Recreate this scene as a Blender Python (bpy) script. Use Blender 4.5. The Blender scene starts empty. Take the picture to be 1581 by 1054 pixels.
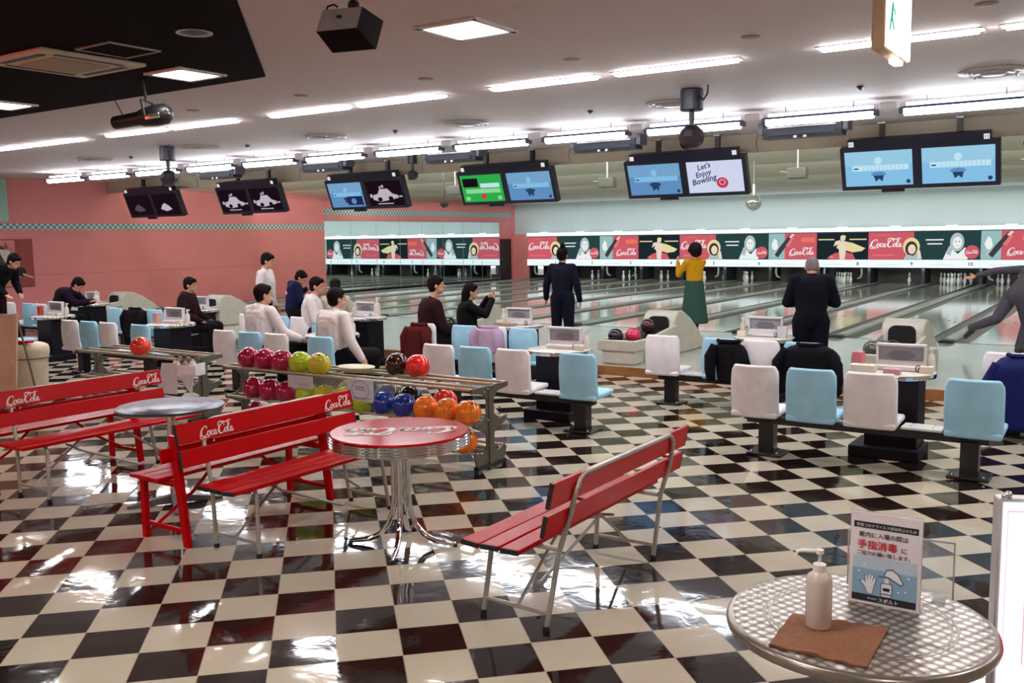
import bpy, math, random
from mathutils import Vector, Matrix
random.seed(7)
PI = math.pi
S = bpy.context.scene
C = S.collection

# ------------------------------------------------------------------ camera, world, exposure
CAM_Z = 1.90
cam_d = bpy.data.cameras.new('camera'); cam = bpy.data.objects.new('camera', cam_d); C.objects.link(cam)
Fv = Vector((-0.5547010, 0.8245493, -0.1114689)); Rv = Vector((0.8305256, 0.5567988, -0.0142220)); Uv = Vector((-0.0503390, 0.1004668, 0.9936662))
M = Matrix((Rv, Uv, -Fv)).transposed().to_4x4(); M.translation = (0, 0, CAM_Z)
cam.matrix_world = M
cam_d.sensor_width = 36.0; cam_d.lens = 1439.2 / 1581 * 36.0
cam_d.clip_end = 200; cam_d.clip_start = 0.05
S.camera = cam
w = bpy.data.worlds.new('world'); S.world = w; w.use_nodes = True
w.node_tree.nodes['Background'].inputs[0].default_value = (0.55, 0.5, 0.5, 1)
w.node_tree.nodes['Background'].inputs[1].default_value = 0.15
S.view_settings.view_transform = 'Standard'; S.view_settings.look = 'None'
S.view_settings.gamma = 1.0; S.view_settings.exposure = 0.0; S.view_settings.use_curve_mapping = False
S.cycles.max_bounces = 6; S.cycles.diffuse_bounces = 3; S.cycles.glossy_bounces = 4; S.cycles.transmission_bounces = 5
S.cycles.transparent_max_bounces = 6; S.cycles.caustics_reflective = False; S.cycles.caustics_refractive = False
S.cycles.sample_clamp_indirect = 4.0; S.cycles.use_denoising = True

def area_light(name, loc, size, power, color, target=None, shape='RECTANGLE', sy=None):
    l = bpy.data.lights.new(name, 'AREA'); l.shape = shape; l.size = size; l.size_y = sy or size
    l.energy = power; l.color = color
    o = bpy.data.objects.new(name, l); C.objects.link(o); o.location = loc
    if target is not None:
        o.rotation_euler = (Vector(target) - Vector(loc)).to_track_quat('-Z', 'Y').to_euler()
    return o

# ------------------------------------------------------------------ constants of the place
ZC = 3.43           # ceiling
ZL = 0.12           # bowling floor level
FOUL = 16.2
PITCH = 1.7145
LX0 = -21.36        # left edge of the first lane
YM = 33.0           # masking units
XW = -22.05

# ------------------------------------------------------------------ materials
MATS = {}
def mat(name, col, rough=0.5, metal=0.0, var=0.06, scale=9.0, bump=0.0, coat=0.0, alpha=1.0, trans=0.0, spec=0.5):
    if name in MATS: return MATS[name]
    m = bpy.data.materials.new(name); m.use_nodes = True; MATS[name] = m
    nt = m.node_tree; b = nt.nodes['Principled BSDF']
    b.inputs['Roughness'].default_value = rough; b.inputs['Metallic'].default_value = metal
    b.inputs['Specular IOR Level'].default_value = spec
    if coat: b.inputs['Coat Weight'].default_value = coat; b.inputs['Coat Roughness'].default_value = 0.05
    if alpha < 1: b.inputs['Alpha'].default_value = alpha
    if trans: b.inputs['Transmission Weight'].default_value = trans
    tc = nt.nodes.new('ShaderNodeTexCoord'); n = nt.nodes.new('ShaderNodeTexNoise')
    n.inputs['Scale'].default_value = scale; n.inputs['Detail'].default_value = 2
    nt.links.new(tc.outputs['Object'], n.inputs['Vector'])
    r = nt.nodes.new('ShaderNodeMapRange'); nt.links.new(n.outputs['Fac'], r.inputs['Value'])
    r.inputs['From Min'].default_value = 0.3; r.inputs['From Max'].default_value = 0.7
    r.inputs['To Min'].default_value = 1 - var; r.inputs['To Max'].default_value = 1 + var
    h = nt.nodes.new('ShaderNodeHueSaturation'); h.inputs['Color'].default_value = (*col, 1)
    nt.links.new(r.outputs['Result'], h.inputs['Value']); nt.links.new(h.outputs['Color'], b.inputs['Base Color'])
    if bump:
        bp = nt.nodes.new('ShaderNodeBump'); bp.inputs['Strength'].default_value = bump; bp.inputs['Distance'].default_value = 0.02
        nt.links.new(n.outputs['Fac'], bp.inputs['Height']); nt.links.new(bp.outputs['Normal'], b.inputs['Normal'])
    return m
def emit(name, col, strength=1.0):
    if name in MATS: return MATS[name]
    m = bpy.data.materials.new(name); m.use_nodes = True; MATS[name] = m
    nt = m.node_tree; nt.nodes.remove(nt.nodes['Principled BSDF'])
    e = nt.nodes.new('ShaderNodeEmission'); e.inputs[0].default_value = (*col, 1); e.inputs[1].default_value = strength
    nt.links.new(e.outputs[0], nt.nodes['Material Output'].inputs[0])
    return m
def srgb(r, g, b):
    f = lambda c: ((c / 255 + 0.055) / 1.055) ** 2.4 if c > 10 else c / 255 / 12.92
    return (f(r), f(g), f(b))

# ------------------------------------------------------------------ mesh builder
class MB:
    def __init__(s): s.v = []; s.f = []; s.m = []; s.mats = []; s.cur = 0
    def use(s, m):
        if m not in s.mats: s.mats.append(m)
        s.cur = s.mats.index(m); return s
    def add(s, vs, fs):
        o = len(s.v); s.v += [tuple(v) for v in vs]
        for f in fs: s.f.append([i + o for i in f]); s.m.append(s.cur)
        return s
    def box(s, c, d, rot=None, taper=1.0):
        x, y, z = d[0] / 2, d[1] / 2, d[2] / 2; vs = []
        for k in (-1, 1):
            t = taper if k > 0 else 1
            for a, b in ((-1, -1), (1, -1), (1, 1), (-1, 1)): vs.append(Vector((a * x * t, b * y * t, k * z)))
        if rot is not None: vs = [rot @ v for v in vs]
        vs = [v + Vector(c) for v in vs]
        return s.add(vs, [(3, 2, 1, 0), (4, 5, 6, 7), (0, 1, 5, 4), (1, 2, 6, 5), (2, 3, 7, 6), (3, 0, 4, 7)])
    def hexa(s, p): # 8 points, bottom ring then top ring
        return s.add(p, [(3, 2, 1, 0), (4, 5, 6, 7), (0, 1, 5, 4), (1, 2, 6, 5), (2, 3, 7, 6), (3, 0, 4, 7)])
    def tube(s, pts, r, n=10, close=True):
        pts = [Vector(p) for p in pts]; rs = r if isinstance(r, (list, tuple)) else [r] * len(pts)
        t0 = (pts[1] - pts[0]).normalized(); up = Vector((0, 0, 1)) if abs(t0.z) < 0.9 else Vector((1, 0, 0))
        a = t0.cross(up).normalized(); vs = []
        for i, p in enumerate(pts):
            t = (pts[min(i + 1, len(pts) - 1)] - pts[max(i - 1, 0)]).normalized()
            a = (a - t * a.dot(t)).normalized(); b = t.cross(a)
            for k in range(n):
                q = 2 * PI * k / n; vs.append(p + (a * math.cos(q) + b * math.sin(q)) * rs[i])
        fs = []
        for i in range(len(pts) - 1):
            for k in range(n): fs.append((i * n + k, i * n + (k + 1) % n, (i + 1) * n + (k + 1) % n, (i + 1) * n + k))
        if close: fs.append(tuple(range(n))[::-1]); fs.append(tuple((len(pts) - 1) * n + k for k in range(n)))
        return s.add(vs, fs)
    def lathe(s, prof, c=(0, 0, 0), n=24, axis='z'):  # ends are closed only for solids, not for rings
        vs = []
        for r, z in prof:
            for k in range(n):
                q = 2 * PI * k / n; p = Vector((r * math.cos(q), r * math.sin(q), z))
                if axis == 'y': p = Vector((p.x, p.z, p.y))
                if axis == 'x': p = Vector((p.z, p.x, p.y))
                vs.append(p + Vector(c))
        fs = []
        for i in range(len(prof) - 1):
            for k in range(n): fs.append((i * n + k, i * n + (k + 1) % n, (i + 1) * n + (k + 1) % n, (i + 1) * n + k))
        if len(prof) == 2 or prof[0][0] < .003: fs.append(tuple(range(n))[::-1])
        if len(prof) == 2 or prof[-1][0] < .003: fs.append(tuple((len(prof) - 1) * n + k for k in range(n)))
        return s.add(vs, fs)
    def cyl(s, c, r, h, n=24, axis='z'): return s.lathe([(r, -h / 2), (r, h / 2)], c, n, axis)
    def ell(s, c, r, rot=None, nu=16, nv=10):
        vs = []; c = Vector(c)
        if not isinstance(r, (tuple, list)): r = (r, r, r)
        for j in range(1, nv):
            ph = PI * j / nv
            for i in range(nu):
                th = 2 * PI * i / nu
                p = Vector((r[0] * math.sin(ph) * math.cos(th), r[1] * math.sin(ph) * math.sin(th), -r[2] * math.cos(ph)))
                if rot is not None: p = rot @ p
                vs.append(p + c)
        b = Vector((0, 0, -r[2])); t = Vector((0, 0, r[2]))
        if rot is not None: b = rot @ b; t = rot @ t
        vs.append(b + c); vs.append(t + c); nb = len(vs) - 2
        fs = []
        for j in range(nv - 2):
            for i in range(nu): fs.append((j * nu + i, j * nu + (i + 1) % nu, (j + 1) * nu + (i + 1) % nu, (j + 1) * nu + i))
        for i in range(nu):
            fs.append((nb, (i + 1) % nu, i)); fs.append((nb + 1, (nv - 2) * nu + i, (nv - 2) * nu + (i + 1) % nu))
        return s.add(vs, fs)
    def cap(s, a, ra, b, rb):  # tapered capsule
        a = Vector(a); b = Vector(b); d = (b - a); L = d.length
        if L < 1e-6: return s.ell(a, ra)
        t = d / L; pts = []; rs = []
        for k in range(4, 0, -1):
            q = PI / 2 * k / 4; pts.append(a - t * ra * math.sin(q) * 0.999); rs.append(max(ra * math.cos(q), ra * .02))
        pts.append(a); rs.append(ra); pts.append(b); rs.append(rb)
        for k in range(1, 5):
            q = PI / 2 * k / 4; pts.append(b + t * rb * math.sin(q) * 0.999); rs.append(max(rb * math.cos(q), rb * .02))
        return s.tube(pts, rs, 14)
    def prism(s, poly, axis, lo, hi):  # poly 2d extruded along axis
        def P(u, v, t):
            return {'x': (t, u, v), 'y': (u, t, v), 'z': (u, v, t)}[axis]
        n = len(poly)
        vs = [P(u, v, lo) for u, v in poly] + [P(u, v, hi) for u, v in poly]
        fs = [tuple(range(n)), tuple(range(2 * n - 1, n - 1, -1))] + [(i + n, (i + 1) % n + n, (i + 1) % n, i) for i in range(n)]
        return s.add(vs, fs)
    def build(s, name, m=None, parent=None, smooth=False, bevel=0, seg=2, loc=None, rotz=None):
        me = bpy.data.meshes.new(name); me.from_pydata([tuple(v) for v in s.v], [], s.f)
        for mm in (s.mats if s.mats else [m]): me.materials.append(mm)
        if s.mats:
            for p, k in zip(me.polygons, s.m): p.material_index = k
        me.update(); fix_normals(me)
        return link(name, me, parent, smooth, bevel, seg, loc, rotz)
import bmesh
def fix_normals(me):
    b = bmesh.new(); b.from_mesh(me); bmesh.ops.recalc_face_normals(b, faces=b.faces); b.to_mesh(me); b.free()
def link(name, me, parent=None, smooth=False, bevel=0, seg=2, loc=None, rotz=None):
    if smooth:
        for p in me.polygons: p.use_smooth = True
    o = bpy.data.objects.new(name, me); C.objects.link(o)
    if bevel:
        md = o.modifiers.new('bevel', 'BEVEL'); md.width = bevel; md.segments = seg; md.limit_method = 'ANGLE'; md.angle_limit = math.radians(40)
        for p in me.polygons: p.use_smooth = True
        bpy_auto(o)
    elif smooth: bpy_auto(o)
    if parent is not None: o.parent = parent
    if loc is not None: o.location = loc
    if rotz is not None: o.rotation_euler = (0, 0, rotz)
    return o
def bpy_auto(o):
    me = o.data
    b = bmesh.new(); b.from_mesh(me)
    for e in b.edges:
        if len(e.link_faces) == 2 and e.calc_face_angle(0) > math.radians(50): e.smooth = False
    b.to_mesh(me); b.free()
def tag(o, label, cat, group=None, kind=None):
    if label: o['label'] = label
    if cat: o['category'] = cat
    if group: o['group'] = group
    if kind: o['kind'] = kind
    return o
def thing(name, label, cat, loc=(0, 0, 0), rotz=0, group=None):
    o = bpy.data.objects.new(name, None); o.empty_display_size = 0.1; C.objects.link(o)
    o.location = loc; o.rotation_euler = (0, 0, rotz); return tag(o, label, cat, group)
def kids(o): return [c for c in bpy.data.objects if c.parent == o]
def dup(root, loc, rotz=None, label=None, group=None):
    r = root.copy(); C.objects.link(r); r.location = loc
    if rotz is not None: r.rotation_euler = (0, 0, rotz)
    if label: r['label'] = label
    if group: r['group'] = group
    for ch in kids(root):
        if ch is r: continue
        c = ch.copy(); C.objects.link(c); c.parent = r
        for g in kids(ch):
            d = g.copy(); C.objects.link(d); d.parent = c
    return r
def struct(name, mb, m=None, **k):
    o = mb.build(name, m, **k); o['kind'] = 'structure'; return o
def rrect(x0, z0, x1, z1, r, n=5):
    out = []
    for cx, cz, a in ((x1 - r, z0 + r, -90), (x1 - r, z1 - r, 0), (x0 + r, z1 - r, 90), (x0 + r, z0 + r, 180)):
        for k in range(n + 1):
            q = math.radians(a + 90 * k / n); out.append((cx + r * math.cos(q), cz + r * math.sin(q)))
    return out
def circ(cx, cz, rx, rz=None, n=20): return [(cx + rx * math.cos(2 * PI * k / n), cz + (rz or rx) * math.sin(2 * PI * k / n)) for k in range(n)]
ORD = ['first', 'second', 'third', 'fourth', 'fifth', 'sixth', 'seventh', 'eighth', 'ninth', 'tenth', 'eleventh', 'twelfth', 'thirteenth', 'fourteenth']

NW = ['one', 'two', 'three', 'four', 'five', 'six', 'seven', 'eight', 'nine', 'ten']
# flat artwork drawn on a plane: frame = (origin, ux, uz, normal)
class Flat:
    def __init__(s, org, ux, uz):
        s.o = Vector(org); s.ux = Vector(ux); s.uz = Vector(uz); s.n = s.ux.cross(s.uz).normalized(); s.mb = MB(); s.k = 0
    def P(s, u, v, d): return s.o + s.ux * u + s.uz * v + s.n * d
    def poly(s, pts, m, d=None):
        if d is None: s.k += 1; d = 0.0012 * s.k
        s.mb.use(m); s.mb.add([s.P(u, v, d) for u, v in pts], [tuple(range(len(pts)))]); return s
    def rect(s, x0, z0, x1, z1, m, d=None): return s.poly([(x0, z0), (x1, z0), (x1, z1), (x0, z1)], m, d)
    def stroke(s, pts, wd, m, d):
        n = len(pts); L = []; Rr = []
        for i in range(n):
            a = pts[max(i - 1, 0)]; b = pts[min(i + 1, n - 1)]
            tx, ty = b[0] - a[0], b[1] - a[1]; l = math.hypot(tx, ty) or 1; nx, ny = -ty / l, tx / l
            h = (wd[i] if isinstance(wd, list) else wd) / 2
            L.append((pts[i][0] + nx * h, pts[i][1] + ny * h)); Rr.append((pts[i][0] - nx * h, pts[i][1] - ny * h))
        s.mb.use(m)
        s.mb.add([s.P(u, v, d) for u, v in L + Rr], [(i, i + 1, n + i + 1, n + i) for i in range(n - 1)])
    def build(s, name, parent=None): return s.mb.build(name, None, parent)

def spline(pts, n=6):
    out = []
    for i in range(len(pts) - 1):
        p0 = pts[max(i - 1, 0)]; p1 = pts[i]; p2 = pts[i + 1]; p3 = pts[min(i + 2, len(pts) - 1)]
        for k in range(n):
            t = k / n
            out.append(tuple(0.5 * (2 * p1[j] + (p2[j] - p0[j]) * t + (2 * p0[j] - 5 * p1[j] + 4 * p2[j] - p3[j]) * t * t + (3 * p1[j] - p0[j] - 3 * p2[j] + p3[j]) * t ** 3) for j in range(3)))
    out.append(pts[-1]); return out
# Spencerian script strokes (x, y, width)
SCRIPT = [
    [(.86, .66, .03), (.93, .80, .07), (.84, .92, .06), (.60, .88, .07), (.30, .62, .13), (.16, .32, .16), (.24, .06, .12), (.46, -.02, .08), (.72, .10, .05), (.92, .30, .03)],
    [(.16, .32, .10), (.02, .10, .08), (.02, -.14, .05), (.30, -.20, .07), (.70, -.12, .08), (1.15, -.10, .03)],
    [(1.02, .42, .05), (.92, .28, .10), (.92, .08, .10), (1.04, .0, .06), (1.17, .10, .08), (1.22, .30, .10), (1.14, .44, .06), (1.02, .42, .05), (1.22, .36, .03), (1.36, .40, .03)],
    [(1.60, .36, .05), (1.54, .46, .06), (1.42, .38, .09), (1.35, .16, .12), (1.42, .0, .07), (1.56, .04, .05), (1.68, .18, .03)],
    [(1.92, .42, .05), (1.80, .44, .06), (1.70, .26, .10), (1.70, .06, .10), (1.80, .0, .05), (1.90, .14, .05), (1.98, .42, .05)],
    [(1.98, .44, .06), (1.90, .16, .11), (1.96, .0, .07), (2.10, .10, .03)],
    [(2.08, .26, .07), (2.24, .28, .07)],
    [(2.96, .62, .03), (3.04, .78, .07), (2.94, .92, .07), (2.72, .86, .07), (2.42, .60, .13), (2.30, .30, .16), (2.38, .04, .12), (2.58, -.02, .08), (2.80, .08, .05), (2.98, .28, .03)],
    [(2.42, .60, .08), (2.30, .86, .07), (2.50, 1.08, .09), (2.90, 1.05, .10), (3.30, .98, .09), (3.72, 1.12, .05), (3.95, 1.02, .03)],
    [(3.10, .42, .05), (3.00, .28, .10), (3.00, .08, .10), (3.12, .0, .06), (3.25, .10, .08), (3.30, .30, .10), (3.22, .44, .06), (3.10, .42, .05), (3.30, .38, .03)],
    [(3.36, .20, .03), (3.58, .60, .07), (3.68, .90, .07), (3.58, .96, .06), (3.46, .60, .10), (3.40, .16, .12), (3.50, .0, .07), (3.64, .12, .03)],
    [(3.92, .42, .05), (3.80, .44, .06), (3.70, .26, .10), (3.70, .06, .10), (3.80, .0, .05), (3.90, .14, .05), (3.98, .42, .05)],
    [(3.98, .44, .06), (3.90, .16, .11), (3.96, .0, .07), (4.14, .14, .03)],
]
def script(fl, x, z, width, m, d, bold=1.25, rot=0):
    k = width / 4.1
    for st in SCRIPT:
        sp = spline(st, 5); pts = []
        for p in sp:
            u, v = p[0] * k, p[1] * k * 1.05
            if rot: u, v = width - u, -v + k
            pts.append((x + u, z + v))
        fl.stroke(pts, [max(p[2], .045) * k * bold for p in sp], m, d)

def text(body, size, m, name='lettering', parent=None, org=(0, 0, 0), ux=(1, 0, 0), uz=(0, 0, 1), d=0.003, align='LEFT', bold=0.0, xs=1.0):
    cu = bpy.data.curves.new('t', 'FONT'); cu.body = body; cu.size = size; cu.align_x = align; cu.offset = bold * size
    cu.resolution_u = 2
    o = bpy.data.objects.new('t', cu); C.objects.link(o)
    dg = bpy.context.evaluated_depsgraph_get(); me = bpy.data.meshes.new_from_object(o.evaluated_get(dg))
    bpy.data.objects.remove(o); bpy.data.curves.remove(cu)
    me.materials.clear(); me.materials.append(m)
    ux = Vector(ux).normalized(); uz = Vector(uz).normalized(); n = ux.cross(uz)
    for v in me.vertices: v.co = Vector(org) + ux * (v.co.x * xs) + uz * v.co.y + n * d
    return link(name, me, parent)

# common materials
white_plastic = mat('white_plastic', srgb(240, 234, 238), 0.35)
blue_plastic = mat('blue_plastic', srgb(160, 212, 240), 0.4)
cream_plastic = mat('cream_plastic', srgb(214, 206, 196), 0.4)
black_mat = mat('black_metal', (0.012, 0.012, 0.014), 0.4)
dark_lam = mat('dark_laminate', (0.005, 0.004, 0.009), 0.5, spec=0.2)
chrome = mat('chrome', (0.8, 0.8, 0.82), 0.07, 1.0, var=0.02)
steel = mat('brushed_steel', (0.55, 0.55, 0.56), 0.25, 1.0)
grey_tube = mat('grey_tube_paint', srgb(176, 172, 166), 0.3, 0.5)
red_paint = mat('red_gloss_paint', srgb(190, 0, 8), 0.26, var=0.04, spec=.16)
white_ink = mat('white_ink', srgb(240, 228, 224), 0.5)
rubber = mat('black_rubber', (0.01, 0.01, 0.01), 0.7)
lamp_white = emit('lamp_warm_white', (1.0, 0.965, 0.965), 60.0)
lamp_cool = emit('lamp_cool_white', (0.88, 0.94, 1.0), 36.0)
pink_paint = mat('pink_wall_paint', srgb(226, 138, 138), 0.55, var=0.03, scale=1.5)
mint_paint = mat('mint_wall_paint', srgb(160, 205, 190), 0.55)
cyan_paint = mat('pale_blue_wall_paint', srgb(196, 212, 216), 0.6, var=0.02, scale=1.0)
ceil_paint = mat('ceiling_paint', srgb(220, 206, 208), 0.7, var=0.02, scale=1.2)
black_paint = mat('black_ceiling_paint', (0.005, 0.0015, 0.002), 0.9, spec=0.08)
baffle_paint = mat('grey_green_baffle_paint', srgb(236, 234, 220), 0.6, var=0.02)
beige_paint = mat('beige_soffit_paint', srgb(176, 160, 138), 0.6, var=0.02)
wall_beige = mat('beige_wall_paint', srgb(190, 175, 160), 0.7)

# ------------------------------------------------------------------ checker floor
def floor_material():
    m = bpy.data.materials.new('checker_tile'); m.use_nodes = True; nt = m.node_tree; N = nt.nodes; L = nt.links
    b = N['Principled BSDF']; g = N.new('ShaderNodeNewGeometry')
    sp = N.new('ShaderNodeSeparateXYZ'); L.new(g.outputs['Position'], sp.inputs[0])
    T = 0.3004; c = math.cos(math.radians(45)) / T
    def math_(op, a, bb=None):
        n = N.new('ShaderNodeMath'); n.operation = op
        for i, x in enumerate((a, bb)):
            if x is None: continue
            if isinstance(x, (int, float)): n.inputs[i].default_value = x
            else: L.new(x, n.inputs[i])
        return n.outputs[0]
    X, Y = sp.outputs[0], sp.outputs[1]
    u = math_('ADD', math_('MULTIPLY', math_('ADD', X, Y), c), 0.0856)
    v = math_('ADD', math_('MULTIPLY', math_('SUBTRACT', Y, X), c), -15.6937)
    fu = math_('FLOOR', u); fv = math_('FLOOR', v)
    par = math_('FLOORED_MODULO', math_('ADD', fu, fv), 2.0)
    eu = math_('ABSOLUTE', math_('SUBTRACT', math_('FRACT', u), 0.5)); ev = math_('ABSOLUTE', math_('SUBTRACT', math_('FRACT', v), 0.5))
    gr = math_('GREATER_THAN', math_('MAXIMUM', eu, ev), 0.492)
    cmb = N.new('ShaderNodeCombineXYZ'); L.new(fu, cmb.inputs[0]); L.new(fv, cmb.inputs[1])
    wn = N.new('ShaderNodeTexWhiteNoise'); wn.noise_dimensions = '2D'; L.new(cmb.outputs[0], wn.inputs['Vector'])
    n1 = N.new('ShaderNodeTexNoise'); n1.inputs['Scale'].default_value = 3.0; n1.inputs['Detail'].default_value = 3; L.new(g.outputs['Position'], n1.inputs['Vector'])
    cr = N.new('ShaderNodeMix'); cr.data_type = 'RGBA'; cr.inputs[6].default_value = (*srgb(204, 194, 174), 1); cr.inputs[7].default_value = (*srgb(186, 176, 160), 1)
    L.new(n1.outputs['Fac'], cr.inputs[0])
    dk = N.new('ShaderNodeMix'); dk.data_type = 'RGBA'; dk.inputs[6].default_value = (0.012, 0.006, 0.005, 1); dk.inputs[7].default_value = (0.022, 0.012, 0.010, 1); L.new(wn.outputs['Value'], dk.inputs[0])
    mx = N.new('ShaderNodeMix'); mx.data_type = 'RGBA'; L.new(par, mx.inputs[0]); L.new(cr.outputs[2], mx.inputs[6]); L.new(dk.outputs[2], mx.inputs[7])
    mg = N.new('ShaderNodeMix'); mg.data_type = 'RGBA'; L.new(gr, mg.inputs[0]); L.new(mx.outputs[2], mg.inputs[6]); mg.inputs[7].default_value = (*srgb(170, 155, 140), 1)
    L.new(mg.outputs[2], b.inputs['Base Color'])
    b.inputs['Roughness'].default_value = 0.07; b.inputs['Specular IOR Level'].default_value = 0.5
    # slow waviness of the wax plus a slightly different tilt of every tile
    n2 = N.new('ShaderNodeTexNoise'); n2.inputs['Scale'].default_value = 5.0; n2.inputs['Detail'].default_value = 3; n2.inputs['Distortion'].default_value = 0.6
    L.new(g.outputs['Position'], n2.inputs['Vector'])
    bp = N.new('ShaderNodeBump'); bp.inputs['Strength'].default_value = 0.22; bp.inputs['Distance'].default_value = 0.008; L.new(n2.outputs['Fac'], bp.inputs['Height'])
    vs = N.new('ShaderNodeVectorMath'); vs.operation = 'SUBTRACT'; L.new(wn.outputs['Color'], vs.inputs[0]); vs.inputs[1].default_value = (0.5, 0.5, 0.5)
    vm = N.new('ShaderNodeVectorMath'); vm.operation = 'MULTIPLY'; L.new(vs.outputs[0], vm.inputs[0]); vm.inputs[1].default_value = (0.016, 0.016, 0)
    va = N.new('ShaderNodeVectorMath'); va.operation = 'ADD'; L.new(vm.outputs[0], va.inputs[0]); L.new(bp.outputs[0], va.inputs[1])
    vn = N.new('ShaderNodeVectorMath'); vn.operation = 'NORMALIZE'; L.new(va.outputs[0], vn.inputs[0]); L.new(vn.outputs[0], b.inputs['Normal'])
    return m
struct('floor', MB().box((-8.5, 4.1, -0.05), (27.2, 14.4, 0.1)), floor_material())

# approach: raised pale boards with a wooden riser
approach_m = mat('approach_boards', srgb(196, 198, 188), 0.12, var=0.05, scale=2.0)
lane_m = mat('lane_boards', srgb(178, 182, 170), 0.08, var=0.06, scale=2.5)
gutter_m = mat('gutter_grey', srgb(84, 90, 88), 0.3)
div_m = mat('divider_grey', srgb(150, 158, 152), 0.25)
wood_m = mat('brown_wood', srgb(150, 98, 52), 0.4, var=0.2, scale=5)
mb = MB().use(approach_m).box((-8.5, (11.3 + FOUL) / 2, ZL - 0.02), (27.2, FOUL - 11.3, 0.04))
mb.use(wood_m).box((-8.5, (11.3 + FOUL) / 2, 0.05), (27.2, FOUL - 11.3 + .02, 0.099))
struct('floor', mb)
struct('trim_1', MB().box((-8.5, 11.27, ZL / 2), (27.2, 0.04, ZL)), wood_m)
struct('trim_2', MB().box((-8.5, FOUL, ZL + 0.001), (27.2, 0.03, 0.004)), black_mat)
struct('floor', MB().box((-8.5, (FOUL + 35) / 2, 0.0), (27.2, 35 - FOUL, 0.08)), gutter_m)

# ------------------------------------------------------------------ walls and ceiling
struct('wall_left', MB().box((-22.06, 9.45, 1.75), (0.12, 24.9, 3.5)), pink_paint)
mb = MB().use(pink_paint).box((-22.16, 28.45, 1.75), (0.12, 13.1, 3.5))
struct('wall_left_rear', mb)
struct('wall_far', MB().box((-8.5, YM + 0.25, 2.72), (27.2, 0.1, 1.6)), cyan_paint)
struct('wall_front', MB().box((-8.5, 35.0, 1.0), (27.2, 0.1, 2.0)), black_mat)
struct('wall_far_left', MB().box((-21.72, YM + 0.1, 1.0), (0.74, 0.12, 2.0)), pink_paint)
struct('wall_right', MB().box((5.05, 15.9, 1.75), (0.1, 38, 3.5)), wall_beige)
struct('wall_back', MB().box((-8.5, -3.05, 1.75), (27.2, 0.1, 3.5)), wall_beige)
# ceiling with the black corner field cut out
PB = (-6.84, 6.12); e = 9.2
struct('ceiling', MB().box((-8.5, 5.65, ZC + 0.06), (27.2, 17.4, 0.1)), ceil_paint)
# the black field is a thin painted board just under the slab, its free edges along the rows of lamps and the tile diagonal
ang = Vector((0.7071, -0.7071, 0))
poly = [(PB[0], PB[1]), (-22.0, PB[1]), (-22.0, -3.0), (PB[0] + e, PB[1] - e)]
struct('ceiling', MB().prism(poly, 'z', ZC - 0.02, ZC + 0.012), black_paint)
mb = MB().use(ceil_paint)
mb.prism([(PB[0], PB[1]), (PB[0] + e, PB[1] - e), (5, -3.0), (5, 14.3), (-22, 14.3), (-22, PB[1])], 'z', ZC - 0.002, ZC + 0.012)
struct('ceiling', mb)
struct('ceiling', MB().box((-8.5, 14.3, 3.315), (27.2, 0.1, 0.33)), beige_paint)
struct('ceiling', MB().box((-8.5, 24.2, 3.57), (27.2, 19.8, 0.1)), baffle_paint)
ys = [14.36, 18.2, 22.4, 27.0, YM + 0.2]
for k in range(4):
    a, b = ys[k], ys[k + 1]; pts = [(a, 3.51)]
    for j in range(11):
        t = j / 10; pts.append((a + (b - a) * t, 3.49 - 0.25 * (1 - (1 - t) ** 1.7) + (0.03 if k == 3 else 0)))
    pts.append((b, 3.51))
    o = MB().prism(pts, 'x', -22.1, 5).build('trim_%d' % (3 + k), baffle_paint, smooth=True); o['kind'] = 'structure'

for k in range(4):  # unseen strips added to brighten the ceiling panels over the lanes
    t = thing('lane_fill_light', 'added strip lamp unseen behind the %s ceiling step over the lanes' % ORD[k], 'lamp', (-8.5, ys[k] + .08, 3.36), group='added unseen strip lamps behind the ceiling steps')
    MB().box((0, 0, 0), (26.0, .05, .05)).build('batten', white_plastic, t)
    l = area_light('lane_fill_lamp', (-8.5, ys[k] + .13, 3.33), 25.5, (520, 480, 420, 60)[k], (1.0, 1.0, .93), (-8.5, ys[k] + 4, 4.9), sy=.05); l.parent = t; l.location = (0, .05, -.03)
pl = area_light('pin_deck_fill', (-8.5, YM + .2, .64), 25, 26, (.9, 1.0, 1.0), (-8.5, YM + .7, .2), sy=.05)  # unseen light added behind the boards to brighten the pins
# checkerboard bands on the pink wall
chk_m = bpy.data.materials.new('checker_band'); chk_m.use_nodes = True
nt = chk_m.node_tree; g = nt.nodes.new('ShaderNodeNewGeometry'); ck = nt.nodes.new('ShaderNodeTexChecker')
ck.inputs['Scale'].default_value = 1 / 0.075; ck.inputs[1].default_value = (*srgb(204, 216, 214), 1); ck.inputs[2].default_value = (*srgb(104, 138, 142), 1)
vm = nt.nodes.new('ShaderNodeVectorMath'); vm.operation = 'ADD'; vm.inputs[1].default_value = (0.03, 0.001, 0.001)
mu = nt.nodes.new('ShaderNodeVectorMath'); mu.operation = 'MULTIPLY'; mu.inputs[1].default_value = (0, 1, 1)
nt.links.new(g.outputs['Position'], mu.inputs[0]); nt.links.new(mu.outputs[0], vm.inputs[0]); nt.links.new(vm.outputs[0], ck.inputs['Vector'])
nt.links.new(ck.outputs[0], nt.nodes['Principled BSDF'].inputs['Base Color'])
struct('trim_7', MB().box((-21.995, 9.45, 2.3), (0.012, 24.88, 0.15)), chk_m)
struct('trim_8', MB().box((-22.09, 27.4, 2.8), (0.02, 11.0, 0.2)), chk_m)
struct('trim_9', MB().box((-21.995, 4.35, 2.92), (0.014, 14.7, 1.0)), mint_paint)
struct('trim_10', MB().box((-21.995, 9.45, 1.15), (0.006, 24.88, 0.012)), mat('pink_seam', srgb(196, 112, 110), .5))
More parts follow.
